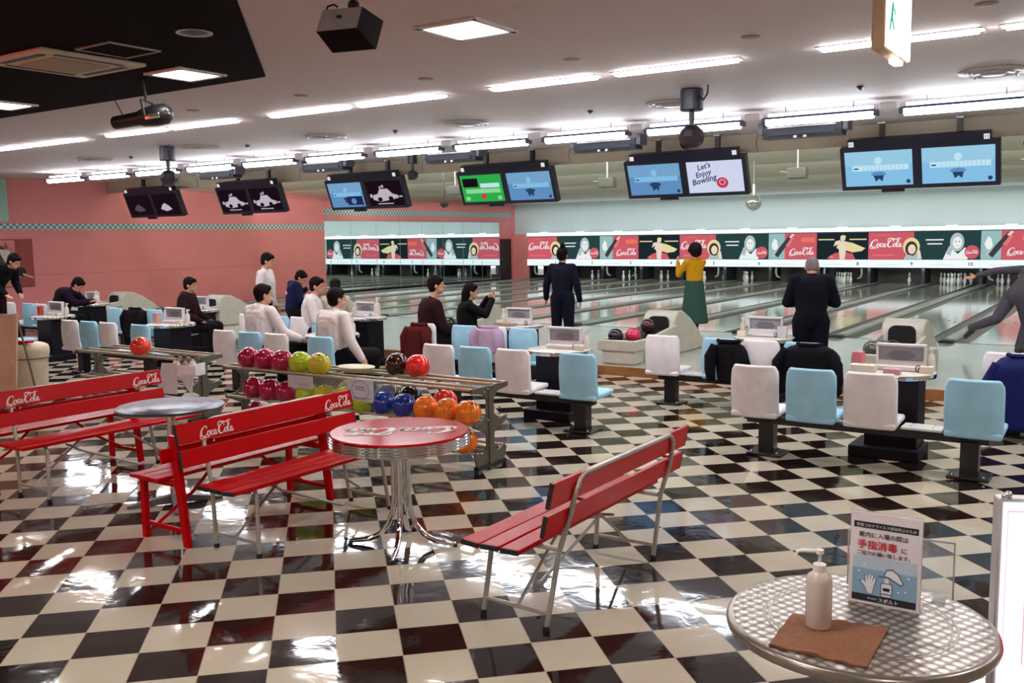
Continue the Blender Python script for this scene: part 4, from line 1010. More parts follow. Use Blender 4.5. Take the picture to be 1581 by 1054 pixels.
# near table with engraved swirls
sw = bpy.data.materials.new('engine_turned_metal'); sw.use_nodes = True
nt = sw.node_tree; b = nt.nodes['Principled BSDF']; b.inputs['Metallic'].default_value = .75; b.inputs['Roughness'].default_value = .3
tc = nt.nodes.new('ShaderNodeTexCoord'); vo = nt.nodes.new('ShaderNodeTexVoronoi'); vo.inputs['Scale'].default_value = 29; vo.inputs['Randomness'].default_value = .0
mp = nt.nodes.new('ShaderNodeMapping'); mp.inputs['Rotation'].default_value = (0, 0, .4); mp.inputs['Scale'].default_value = (1, 1, 0); nt.links.new(tc.outputs['Object'], mp.inputs[0]); nt.links.new(mp.outputs[0], vo.inputs['Vector'])
cr = nt.nodes.new('ShaderNodeValToRGB'); cr.color_ramp.elements[0].color = (*srgb(226, 214, 204), 1); cr.color_ramp.elements[1].color = (*srgb(128, 118, 112), 1); cr.color_ramp.elements[0].position = .2; cr.color_ramp.elements[1].position = .5
nt.links.new(vo.outputs['Distance'], cr.inputs[0]); nt.links.new(cr.outputs[0], b.inputs['Base Color'])
bp = nt.nodes.new('ShaderNodeBump'); bp.inputs['Strength'].default_value = .5; bp.inputs['Distance'].default_value = .006; nt.links.new(vo.outputs['Distance'], bp.inputs['Height']); nt.links.new(bp.outputs[0], b.inputs['Normal'])
TX, TY = -.66, 2.86
t = thing('round_table', 'patterned metal round table in the near right corner', 'table', (TX, TY, 0))
MB().lathe([(.001, .695), (.375, .695), (.388, .702), (.390, .712), (.384, .722), (.001, .722)], n=64).build('table_top', sw, t, smooth=True)
MB().lathe([(.374, .690), (.391, .690), (.395, .704), (.391, .718), (.384, .7225), (.374, .7225)], n=64).build('rim', mat('rim_alloy', srgb(150, 142, 134), .3, .8), t, smooth=True)
f = MB(); f.lathe([(.258, .7222), (.262, .7236), (.266, .7222)], n=64).lathe([(.273, .7222), (.277, .7236), (.281, .7222)], n=64); f.build('engraved_ring', MATS['rim_alloy'], t, smooth=True)
MB().cyl((0, 0, .36), .035, .66, 20).build('column', steel, t, smooth=True)
for k in range(4):
    q = k * PI / 2 + .5; R_ = Matrix.Rotation(q, 3, 'Z')
    MB().hexa([R_ @ Vector(p) for p in ((.02, -.03, .01), (.33, -.022, .0), (.33, .022, .0), (.02, .03, .01), (.02, -.03, .075), (.33, -.022, .022), (.33, .022, .022), (.02, .03, .075))]).build('base_blade', MATS['blade_grey'], t, bevel=.004)
# brown cloth
mb = MB(); nx, ny = 16, 16; q0 = [Vector((-.84, 2.785, 0)), Vector((-.565, 2.83, 0)), Vector((-.56, 2.53, 0)), Vector((-.83, 2.53, 0))]
random.seed(3); top = []
for j in range(ny + 1):
    for i in range(nx + 1):
        u, v = i / nx, j / ny; p = (q0[0] * (1 - u) + q0[1] * u) * (1 - v) + (q0[3] * (1 - u) + q0[2] * u) * v
        z = .7265 + .0025 * math.sin(u * 9 + v * 4) ** 2 + .002 * math.sin(v * 13)
        e_ = .004 * math.sin(i * 1.7) if j in (0, ny) else 0
        top.append((p.x, p.y + e_, z + (.004 if j == ny and 5 < i < 9 else 0)))
n = len(top); mb.v = top + [(x, y, .7235) for x, y, z in top]
for j in range(ny):
    for i in range(nx):
        a = j * (nx + 1) + i; mb.f.append([a, a + 1, a + nx + 2, a + nx + 1]); mb.m.append(0); mb.f.append([n + a, n + a + nx + 1, n + a + nx + 2, n + a + 1]); mb.m.append(0)
for i in range(nx):
    for r_ in (0, ny): a = r_ * (nx + 1) + i; mb.f.append([a, n + a, n + a + 1, a + 1]); mb.m.append(0)
for j in range(ny):
    for c_ in (0, nx): a = j * (nx + 1) + c_; mb.f.append([a, a + nx + 1, n + a + nx + 1, n + a]); mb.m.append(0)
o = mb.build('brown_cloth', mat('brown_cloth', srgb(134, 88, 62), .9, var=.12, scale=60, bump=.3), smooth=True)
tag(o, 'folded brown cloth under the pump bottle on the near table', 'cloth')
# pump bottle
t = thing('pump_bottle', 'clear sanitizer pump bottle half full on the brown cloth', 'bottle', (-.745, 2.73, .7285))
bm_ = mat('frosted_bottle', srgb(222, 206, 200), .25, alpha=.88); 
MB().lathe([(.001, 0), (.034, 0), (.038, .006), (.038, .14), (.034, .158), (.018, .170), (.014, .174), (.001, .174)], n=32).build('bottle_body', bm_, t, smooth=True)
MB().lathe([(.001, .004), (.0345, .004), (.0345, .095), (.001, .095)], n=32).build('liquid', mat('sanitizer_liquid', srgb(206, 186, 180), .15), t, smooth=True)
MB().lathe([(.001, .170), (.019, .170), (.019, .192), (.010, .196), (.005, .198), (.005, .222), (.012, .224), (.012, .236), (.001, .238)], n=20).build('pump_collar', mat('pump_white', srgb(240, 234, 232), .3), t, smooth=True)
MB().tube([(0, 0, .231), (-.045, -.022, .232), (-.058, -.029, .229), (-.062, -.031, .214)], [.007, .006, .005, .004], 10).build('spout', mat('pump_white', srgb(240, 234, 232), .3), t, smooth=True)
# notice in an acrylic stand
A0 = Vector((-.73, 3.0, .724)); B0 = Vector((-.505, 3.0, .724))
t = thing('notice_stand', 'upright notice about hand disinfection in a clear stand on the near table', 'notice', (-.617, 2.995, .724))
ux = Vector((1, 0, 0)); uz = (Vector((0, .04, 1))).normalized()
MB().box((0, .004, .147), (.212, .004, .292), Matrix.Rotation(-.04, 3, 'X')).build('paper_card', mat('paper_white', srgb(238, 226, 234), .5), t)
MB().box((0, .010, .149), (.216, .003, .298), Matrix.Rotation(-.04, 3, 'X')).box((0, .03, .0015), (.216, .07, .003)).build('clear_back', acr, t)
f = Flat(Vector((-.106, -.0048, 0)), ux, uz)
ink = mat('ink_black', srgb(28, 26, 36), .6); inkr = mat('ink_red', srgb(204, 40, 60), .6); sk = mat('ink_sky', srgb(140, 178, 206), .6); skp = mat('ink_pale_sky', srgb(190, 206, 226), .6); inkg = mat('ink_grey', srgb(100, 108, 130), .6)
f.rect(.010, .245, .202, .265, ink, .0004); f.rect(.010, .014, .202, .155, skp, .0003); f.rect(.010, .014, .202, .115, sk, .0004); f.rect(.010, .010, .202, .032, ink, .0006)
whp = mat('ink_white', srgb(240, 240, 246), .6)
# open hand
hand = [(.058, .034), (.046, .060), (.034, .072), (.038, .077), (.050, .070), (.048, .094), (.053, .095), (.056, .076), (.060, .102), (.065, .101), (.064, .077), (.070, .099), (.075, .098), (.071, .075), (.079, .090), (.083, .087), (.076, .058), (.072, .034)]
f.poly([(x * 1.0 + (x - .06) * .12, z + (.0)) for x, z in hand], inkg, .0006); f.poly([((x - .06) * .92 + .0605, (z - .066) * .93 + .066) for x, z in hand], whp, .0008)
# bottle and pressing hand
f.poly(rrect(.096, .032, .132, .078, .006), inkg, .0006); f.poly(rrect(.099, .034, .129, .075, .005), whp, .0008); f.rect(.104, .052, .124, .062, ink, .001); f.rect(.098, .040, .130, .044, inkg, .001)
f.rect(.108, .078, .120, .092, whp, .0008); f.poly([(.088, .094), (.112, .094), (.112, .099), (.088, .099)], inkg, .0009)
f.poly([(.104, .100), (.112, .122), (.130, .126), (.150, .112), (.166, .084), (.158, .074), (.140, .084), (.118, .094)], inkg, .0007); f.poly([(.108, .101), (.115, .118), (.130, .121), (.147, .109), (.161, .085), (.157, .080), (.140, .089), (.120, .099)], whp, .0009)
for cx, cz in ((.045, .125), (.030, .105), (.178, .104), (.150, .055), (.170, .06)): f.poly([(cx - .004, cz), (cx, cz - .004), (cx + .004, cz), (cx, cz + .004)], whp, .0008)
f.build('printed_picture', t)
for body, x_, z_, sz, mm, bo in (('新型コロナウイルス感染防止のため', .018, .250, .0112, whp, .0), ('館内に入場の際は', .026, .218, .0185, ink, .012), ('手指消毒', .022, .182, .0300, inkr, .02), ('に', .152, .182, .020, ink, .012), ('ご協力お願い致します。', .020, .160, .0155, ink, .01), ('スポルト', .090, .014, .0155, whp, .015), ('株式会社', .058, .018, .0075, whp, .0)):
    text(body, sz, mm, 'printed_text', t, Vector((-.106, -.0048, 0)) + ux * x_ + uz * z_, ux, uz, .0014, bold=bo)
# clear divider behind the notice
t = thing('clear_divider', 'low clear acrylic divider standing behind the notice', 'divider', (-.60, 3.14, .724), math.radians(6))
fr = MB(); fr.box((0, 0, .19), (.32, .004, .006)).box((-.16, 0, .098), (.005, .004, .188)).box((.16, 0, .098), (.005, .004, .188)); fr.build('edge', mat('acrylic_edge', srgb(180, 172, 170), .2), t)
MB().box((0, 0, .098), (.315, .002, .184)).build('sheet', mat('clear_sheet', (.9, .9, .9), .05, alpha=.12), t); MB().box((-.12, 0, .002), (.04, .08, .004)).box((.12, 0, .002), (.04, .08, .004)).build('foot', acr, t)

# white standing sign at the right edge
t = thing('standing_sign', 'glowing white standing sign with a red panel at the right edge', 'sign', (-.11, 3.42, 0), math.radians(24))
MB().box((0, .03, .52), (.50, .06, 1.03)).build('sign_case', mat('sign_alloy', srgb(206, 200, 206), .3, .4), t, bevel=.006)
MB().box((0, -.004, .525), (.475, .012, 1.00)).build('lit_face', emit('sign_white', (1.0, .97, 1.0), 1.15), t, bevel=.004)
f = Flat((-.2375, -.0102, .03), (1, 0, 0), (0, 0, 1))
sg_r = emit('sign_red', srgb(226, 36, 80), 1); sg_p = emit('sign_pink', srgb(240, 190, 226), 1)
f.rect(.012, .965, .46, .969, sg_p, .0005); f.rect(.012, .50, .014, .968, sg_p, .0005)
f.poly(rrect(.072, .44, .42, .87, .02), sg_p, .0006); f.poly(rrect(.076, .42, .415, .865, .02), emit('sign_white', (1, 1, 1), 1), .0012); f.poly(rrect(.084, .43, .40, .85, .02), sg_r, .0018)
f.build('printed_panel', t)
fe = MB(); fe.ell((-.235, .0, 1.045), .010, nu=10, nv=8).ell((-.215, .02, 1.045), .012, nu=10, nv=8); fe.build('corner_knob', chrome, t, smooth=True)

# ------------------------------------------------------------------ ball racks
rack_m = mat('rack_grey', srgb(96, 92, 84), .4, .3); rail_m = mat('rack_rail', srgb(186, 176, 154), .3, .5)
def rack(x0, x1, y, label):
    t = thing('ball_rack', label, 'ball rack', (x0, y, 0), group='metal ball racks')
    L = x1 - x0
    half = [(-.03, .0), (-.03, .06), (-.13, .05), (-.20, .02), (-.20, .06), (-.23, .16), (-.19, .18), (-.10, .14), (-.055, .20), (-.055, .30), (-.13, .34), (-.24, .38), (-.24, .42), (-.12, .41), (-.055, .46), (-.05, .58), (-.10, .64), (-.26, .66), (-.26, .70)]
    outl = half + [(-x, z) for x, z in half[::-1]]
    for x in (0, L):
        MB().prism(outl, 'x', x - .008, x + .008).build('end_frame', rack_m, t, bevel=.003)
        MB().box((x, 0, .35), (.04, .06, .70)).build('end_post', rack_m, t, bevel=.006)
        fo = MB()
        for yy in (-.20, .20): fo.cyl((x, yy, .015), .018, .03, 12)
        fo.box((x, 0, .04), (.05, .40, .03)); fo.build('foot', rubber, t)
        bo = MB()
        for yy, zz in ((-.05, .68), (.02, .68), (-.10, .66), (-.21, .40), (.21, .40), (-.05, .42), (.09, .20), (-.20, .17), (.20, .17), (.12, .5)): bo.cyl((x + (.014 if x else -.014), yy, zz), .009, .012, 10, 'x')
        bo.build('bolt', chrome, t)
    for zz, yy in ((.69, .245), (.40, .225), (.165, .205)):
        for s_ in (-1, 1):
            MB().cyl((L / 2, s_ * yy, zz), .013, L, 12, 'x').build('rail', rail_m, t, smooth=True)
            MB().cyl((L / 2, s_ * (yy - .14), zz - .0), .013, L, 12, 'x').build('rail', rail_m, t, smooth=True)
    mb = MB()
    for k in range(1, int(L / .7) + 1):
        x = L * k / (int(L / .7) + 1)
        mb.box((x, 0, .675), (.03, .5, .012)).box((x, 0, .385), (.03, .45, .012)).box((x, 0, .15), (.03, .4, .012))
    mb.build('cross_strap', rack_m, t)
    return t
RY = 6.14
rack(-7.35, -4.36, RY, 'long three tier ball rack full of coloured balls behind the red table')
rack(-10.0, -8.12, RY + .1, 'shorter ball rack with a single orange ball, left of the full rack')
ZT, ZM, ZB_ = .69 + .088, .40 + .088, .165 + .088
yf = RY - .175; yb = RY + .175
zc1 = 'top tier of the full rack'; zc2 = 'middle tier of the full rack'
for x, y, z, c, lb in (
    (-7.06, yf, ZT, 'magenta', 'magenta ball, leftmost on the ' + zc1), (-6.83, yf, ZT, 'magenta', 'magenta ball, second from left on the ' + zc1), (-6.60, yf, ZT, 'magenta', 'magenta ball beside the lime ball on the ' + zc1),
    (-6.36, yf, ZT, 'lime', 'lime ball on the ' + zc1), (-6.12, yf, ZT, 'yellow', 'yellow ball beside the white tray on the ' + zc1),
    (-5.48, yb - .02, ZT, 'maroon', 'very dark red ball on the ' + zc1), (-5.24, yb - .02, ZT, 'red', 'bright red ball on the ' + zc1),
    (-7.01, yf, ZM, 'magenta', 'magenta ball, leftmost on the ' + zc2), (-6.78, yf, ZM, 'magenta', 'magenta ball, second from left on the ' + zc2), (-6.55, yf, ZM, 'magenta', 'magenta ball under the white card on the ' + zc2),
    (-6.29, yf, ZM, 'lime', 'lime ball with a finger hole on the ' + zc2), (-6.06, yf, ZM, 'yellow', 'yellow ball beside the lime one on the ' + zc2), (-5.83, yf, ZM, 'yellow', 'yellow ball left of the printed notice on the ' + zc2), (-5.60, yf, ZM, 'lime', 'lime ball mostly hidden behind the printed notice on the ' + zc2),
    (-6.10, yb, ZM, 'lime', 'lime ball at the back of the ' + zc2),
    (-5.36, yf, ZM, 'blue', 'blue ball, left of the two on the ' + zc2), (-5.13, yf, ZM, 'blue', 'blue ball, right of the two on the ' + zc2),
    (-4.89, yf, ZM, 'orange', 'orange ball, leftmost of three on the ' + zc2), (-4.665, yf, ZM, 'orange', 'orange ball, middle of three on the ' + zc2), (-4.44 - .01, yf, ZM, 'orange', 'orange ball, rightmost of three on the ' + zc2),
    (-5.62, yb, ZM, 'black', 'black ball behind the left blue ball'), (-5.35, yb, ZM, 'black', 'black ball behind the right blue ball'), (-4.96, yb, ZM, 'scarlet', 'scarlet ball behind the orange balls'),
    (-7.0, yf, ZB_, 'magenta', 'magenta ball, left on the bottom tier of the full rack'), (-6.77, yf, ZB_, 'magenta', 'magenta ball, second on the bottom tier of the full rack'), (-4.49, yf, ZB_, 'orange', 'orange ball below the red table rim on the bottom tier'),
    (-8.92, RY + .1 - .175, ZT, 'scarlet', 'single orange-red ball on the short rack')):
    ball(c, (x, y, z), lb, 'bowling balls on the racks')
# tray, cards and papers on the full rack
t = thing('white_tray', 'oval cream tray lying on top of the full ball rack', 'tray', (-5.86, RY + .03, .705))
MB().lathe([(.001, .0), (.12, .0), (.17, .045), (.165, .05), (.10, .055), (.001, .06)], n=28).build('tray_shell', mat('tray_cream', srgb(226, 218, 190), .35), t, smooth=True)
for v in t.children[0].data.vertices: v.co.y *= .8; v.co.x *= 1.15
def card(x, y, z, wd, hh, m, label, lines=None, name='paper_card'):
    t = thing(name, label, 'notice', (x, y, z)); MB().box((0, 0, 0), (wd, .003, hh)).build('sheet', m, t)
    if lines:
        f = Flat((-wd / 2, -.0022, -hh / 2), (1, 0, 0), (0, 0, 1)); lines(f); f.build('print', t)
    return t
def round_print(f):
    g_ = mat('print_grey_blue', srgb(130, 138, 160), .6)
    for k in range(24):
        a, b_ = 2 * PI * k / 24, 2 * PI * (k + 1) / 24
        f.poly([(.15 + .10 * math.cos(a), .10 + .085 * math.sin(a)), (.15 + .10 * math.cos(b_), .10 + .085 * math.sin(b_)), (.15 + .093 * math.cos(b_), .10 + .078 * math.sin(b_)), (.15 + .093 * math.cos(a), .10 + .078 * math.sin(a))], g_, .001)
    f.rect(.09, .10, .21, .108, g_, .001); f.rect(.10, .12, .20, .13, g_, .001); f.rect(.05, .03, .27, .036, g_, .001); f.rect(.06, .018, .25, .022, g_, .001)
card(-5.53, RY - .275, .60, .30, .19, mat('paper_blue_white', srgb(214, 218, 236), .5), 'printed white notice taped to the front of the full ball rack', round_print)
card(-6.27, RY - .27, .62, .32, .115, mat('paper_grey', srgb(206, 202, 204), .5), 'blank pale card taped to the rack above the magenta balls', lambda f: f.rect(.12, .02, .28, .05, mat('print_faint', srgb(186, 184, 192), .6), .001))
t = thing('clear_shelf_strip', 'long clear plastic strip between the top tiers of the full rack', 'plastic strip', (-5.85, RY - .10, .60)); MB().box((0, 0, 0), (1.1, .004, .13)).build('strip', mat('clear_strip', srgb(200, 206, 214), .15, alpha=.35), t)
# holder with bottles at the end of the short rack
t = thing('white_basket', 'white basket tied to the right end of the short ball rack', 'basket', (-8.15, RY - .12, .54), math.radians(12))
MB().box((0.02, 0, 0), (.40, .15, .012)).box((0.02, -.07, .05), (.40, .01, .10)).box((0.02, .07, .05), (.40, .01, .10)).box((-.18, 0, .05), (.01, .15, .10)).box((.22, 0, .06), (.01, .15, .12)).build('basket_body', white_plastic, t, bevel=.004)
cl = MB().use(mat('cloth_white', srgb(214, 208, 216), .8)); cl.prism([(-.20, .12), (.0, .12), (-.02, -.20), (-.28, -.20)], 'y', -.085, -.078); cl.prism([(.02, .0), (.20, .02), (.17, -.2), (.10, -.12)], 'y', -.085, -.078); cl.build('hanging_cloth', None, t)
for k, (dx, mc) in enumerate(((-.10, (236, 226, 214)), (.0, (170, 120, 110)), (.11, (226, 224, 230)))):
    t2 = thing('cleaner_bottle', '%s cleaner bottle in the white basket on the short rack' % ['cream', 'reddish', 'clear'][k], 'bottle', (-8.13 + dx, RY - .12 + dx * .2, .548), group='bottles in the white basket')
    MB().lathe([(.001, 0), (.04, 0), (.042, .08), (.03, .12), (.014, .14), (.014, .16), (.001, .16)], n=16).build('bottle_body', mat('cleaner_%d' % k, srgb(*mc), .3), t2, smooth=True)
    MB().box((0.01, 0, .175), (.05, .022, .03)).build('trigger_head', mat('trigger_maroon', srgb(90, 24, 28), .4), t2, bevel=.005)

# ------------------------------------------------------------------ bin bag and folding sign at far left
t = thing('rubbish_bin', 'round bin lined with a pale crumpled plastic bag at far left', 'bin', (-11.35, 6.15, 0))
random.seed(11); vs = []; n = 28; prof = [(.19, 0), (.21, .02), (.215, .25), (.225, .45), (.245, .56), (.25, .62), (.23, .66), (.16, .69), (.001, .70)]
mb = MB(); mb.lathe(prof, n=n)
mb.v = [(x * (1 + random.uniform(-.035, .035)), y * (1 + random.uniform(-.035, .035)), z + (random.uniform(-.008, .008) if z > .1 else 0)) for x, y, z in mb.v]
mb.build('bag_liner', mat('bag_plastic', srgb(200, 184, 158), .35, var=.1, scale=6, bump=.6), t, smooth=True)
MB().lathe([(.252, .50), (.258, .50), (.258, .512), (.252, .512)], n=28).build('bag_band', mat('band_dark', (.05, .04, .04), .6), t)
t = thing('snack_packet', 'flat red packet lying on the bag of the bin', 'packet', (-11.25, 6.05, .70), .3)
MB().box((0, 0, .015), (.24, .10, .03)).build('wrapper', red_paint, t, bevel=.01); MB().box((.0, 0, .031), (.09, .06, .004)).build('label_patch', white_ink, t)
t = thing('folding_sign', 'folding A-board sign with wooden frame cut by the left edge', 'sign', (-10.98, 5.62, 0), math.radians(30))
fr = MB()
for s_ in (-1, 1):
    fr.box((s_ * .25, -.10, .55), (.035, .025, 1.12), Matrix.Rotation(math.radians(-8), 3, 'X'))
fr.box((0, -.025, 1.08), (.5, .03, .035)).box((0, -.165, .12), (.5, .03, .035)); fr.build('front_frame', mat('sign_wood', srgb(190, 160, 138), .5), t, bevel=.004)
MB().box((0, -.10, .6), (.47, .012, .93), Matrix.Rotation(math.radians(-8), 3, 'X')).build('board', mat('board_tan', srgb(196, 150, 128), .5, var=.15, scale=4), t)
rl = MB()
for s_ in (-1, 1): rl.tube([(s_ * .24, 0, 1.06), (s_ * .24, .32, .02)], .012)
rl.tube([(-.24, .31, .05), (.24, .31, .05)], .01); rl.build('rear_leg', mat('sign_metal', srgb(120, 100, 88), .4), t)

# ------------------------------------------------------------------ coats on seats
def coat(loc, label, m, wd=.46, hh=.5, depth=.16, seed=0, slump=0.0, rz=0, z0=.33, name='coat', sleeves=True):
    rnd = random.Random(seed); t = thing(name, label, 'coat', (loc[0], loc[1], 0), rz, group='coats left on the seats')
    mb = MB(); n = 26; rows = 14; vs = []
    for j in range(rows + 1):
        v = j / rows; z = z0 + (hh) * v
        taper_ = (1 - .38 * max(0, v - .72) / .28) if v > .72 else 1 + .10 * (.72 - v)
        th = depth * (1 if v < .85 else 1 - .75 * (v - .85) / .15)
        for i in range(n):
            q = 2 * PI * i / n; cx = math.copysign(abs(math.cos(q)) ** .6, math.cos(q)); sy = math.copysign(abs(math.sin(q)) ** .8, math.sin(q))
            fold = 1 + .10 * math.sin(q * 5 + seed + v * 2) * (1 - v) + rnd.uniform(-.012, .012)
            vs.append((cx * wd / 2 * taper_ * fold + slump * (1 - v), sy * th / 2 * fold + .02, z + (rnd.uniform(-.03, .01) if j == 0 else 0) - .03 * abs(cx) ** 2 * (v > .9)))
    fs = [tuple(range(n))[::-1], tuple(rows * n + k for k in range(n))]
    for j in range(rows):
        for i in range(n): fs.append((j * n + i, j * n + (i + 1) % n, (j + 1) * n + (i + 1) % n, (j + 1) * n + i))
    mb.add(vs, fs); o = mb.build('coat_body', m, t, smooth=True)
    md = o.modifiers.new('sub', 'SUBSURF'); md.levels = 1; md.render_levels = 1
    if sleeves:
        for s_ in (-1, 1):
            x = s_ * wd * .42; MB().tube([(x * .8, -.05, z0 + hh * .86), (x * 1.12, -.07, z0 + hh * .6), (x * 1.16, -.06, z0 + hh * .3), (x * 1.08, -.05, z0 + hh * .02)], [.05, .062, .058, .045], 12).build('sleeve', m, t, smooth=True)
    co = MB(); co.tube([(-.12, .03, z0 + hh - .02), (-.08, -.045, z0 + hh - .02), (.08, -.045, z0 + hh - .02), (.12, .03, z0 + hh - .02)], .022, 10); co.build('collar', m, t, smooth=True)
    return t
fab = lambda n, c, r=.85: mat('fabric_' + n, srgb(*c), r, var=.05, scale=18, bump=.25, spec=.15)
coat((-6.70, 9.44), 'lavender coat hung over a seat back beside two pale blue seats', fab('lavender', (186, 160, 190)), .40, .34, .20, 1, z0=.47)
coat((-3.58, 9.42), 'black coat slung over the blue seat behind the nearest row', fab('black_coat', (14, 12, 18)), .36, .46, .20, 2, slump=.10, z0=.33)
coat((-2.72, 9.40), 'large black coat spread over seats before the man in the suit', fab('black_coat', (14, 12, 18)), .62, .52, .26, 3, z0=.28)
coat((-.82, 9.38), 'dark blue padded coat over a seat back at the right edge', fab('navy_coat', (16, 26, 84), .6), .56, .70, .30, 4, z0=.10)
coat((-7.76, 9.36), 'maroon coat hung on the seat behind the person in maroon', fab('maroon', (82, 26, 26)), .40, .48, .24, 5, slump=-.12, z0=.33)
coat((-13.95, 9.42), 'black furry coat bundled over a seat left of the curved return', fab('black_coat', (14, 12, 18)), .5, .46, .26, 6, z0=.36, name='coat')

# ------------------------------------------------------------------ people
def baked(mb, m, name, parent, voxel=.009, smooth_it=4):
    me = bpy.data.meshes.new('tmp'); me.from_pydata([tuple(v) for v in mb.v], [], mb.f); fix_normals(me)
    o = bpy.data.objects.new('tmp', me); C.objects.link(o)
    r = o.modifiers.new('r', 'REMESH'); r.mode = 'VOXEL'; r.voxel_size = voxel; r.use_smooth_shade = True
    s_ = o.modifiers.new('s', 'SMOOTH'); s_.factor = .5; s_.iterations = smooth_it
    dg = bpy.context.evaluated_depsgraph_get(); me2 = bpy.data.meshes.new_from_object(o.evaluated_get(dg))
    bpy.data.objects.remove(o); bpy.data.meshes.remove(me)
    me2.materials.clear(); me2.materials.append(m)
    for p in me2.polygons: p.use_smooth = True
    ob = bpy.data.objects.new(name, me2); C.objects.link(ob); ob.parent = parent; return ob
skin = mat('skin', srgb(206, 150, 126), .5, var=.04); skin_d = mat('skin_dim', srgb(178, 128, 110), .5, var=.04)
hair_k = mat('hair_dark', srgb(20, 8, 8), .7, var=.2, scale=40, bump=.4, spec=.12); hair_g = mat('hair_grey', srgb(120, 108, 106), .6, var=.2, scale=60, bump=.3)
V = Vector
def hand_mesh(mb, wrist, d, side, curl=.5, sc=1.0):
    d = V(d).normalized(); s = (V(side) - d * V(side).dot(d)).normalized(); nrm = d.cross(s)
    w_ = V(wrist); pc = w_ + d * .045 * sc
    R_ = Matrix((s, d, nrm)).transposed()
    mb.ell(pc, (.038 * sc, .050 * sc, .016 * sc), R_, 12, 8)
    for k, (off, ln) in enumerate(((-.028, .062), (-.010, .072), (.009, .068), (.027, .054))):
        b0 = w_ + d * .082 * sc + s * off * sc; d1 = (d * math.cos(curl * .6) + nrm * math.sin(curl * .6)); b1 = b0 + d1 * ln * .5 * sc
        d2 = (d * math.cos(curl * 1.5) + nrm * math.sin(curl * 1.5)); b2 = b1 + d2 * ln * .5 * sc
        mb.cap(b0, .0088 * sc, b1, .0082 * sc); mb.cap(b1, .0082 * sc, b2, .007 * sc)
    t0 = w_ + d * .03 * sc - s * .032 * sc; t1 = t0 + (d * .6 - s * .6 + nrm * .3).normalized() * .035 * sc; t2 = t1 + (d * .9 - s * .1 + nrm * .4).normalized() * .028 * sc
    mb.cap(t0, .012 * sc, t1, .0098 * sc); mb.cap(t1, .0098 * sc, t2, .008 * sc)
STAND = dict(head=(0, .02, 1.585), neck=(0, -.005, 1.44), chest=(0, 0, 1.26), waist=(0, .0, 1.07), pelvis=(0, 0, .93),
             shL=(-.175, 0, 1.385), shR=(.175, 0, 1.385), elL=(-.235, -.03, 1.11), elR=(.235, -.03, 1.11), wrL=(-.25, .05, .87), wrR=(.25, .05, .87),
             hiL=(-.09, 0, .90), hiR=(.09, 0, .90), knL=(-.10, .02, .49), knR=(.10, .02, .49), anL=(-.105, -.02, .08), anR=(.105, -.02, .08), toL=(-.12, .15, .025), toR=(.12, .15, .025))
SIT = dict(head=(0, .05, 1.16), neck=(0, .01, 1.02), chest=(0, -.02, .86), waist=(0, -.02, .66), pelvis=(0, 0, .53),
           shL=(-.175, -.01, .965), shR=(.175, -.01, .965), elL=(-.235, .05, .70), elR=(.235, .05, .70), wrL=(-.16, .26, .60), wrR=(.16, .26, .60),
           hiL=(-.09, .02, .51), hiR=(.09, .02, .51), knL=(-.12, .42, .50), knR=(.12, .42, .50), anL=(-.12, .40, .08), anR=(.12, .40, .08), toL=(-.13, .56, .025), toR=(.13, .56, .025))
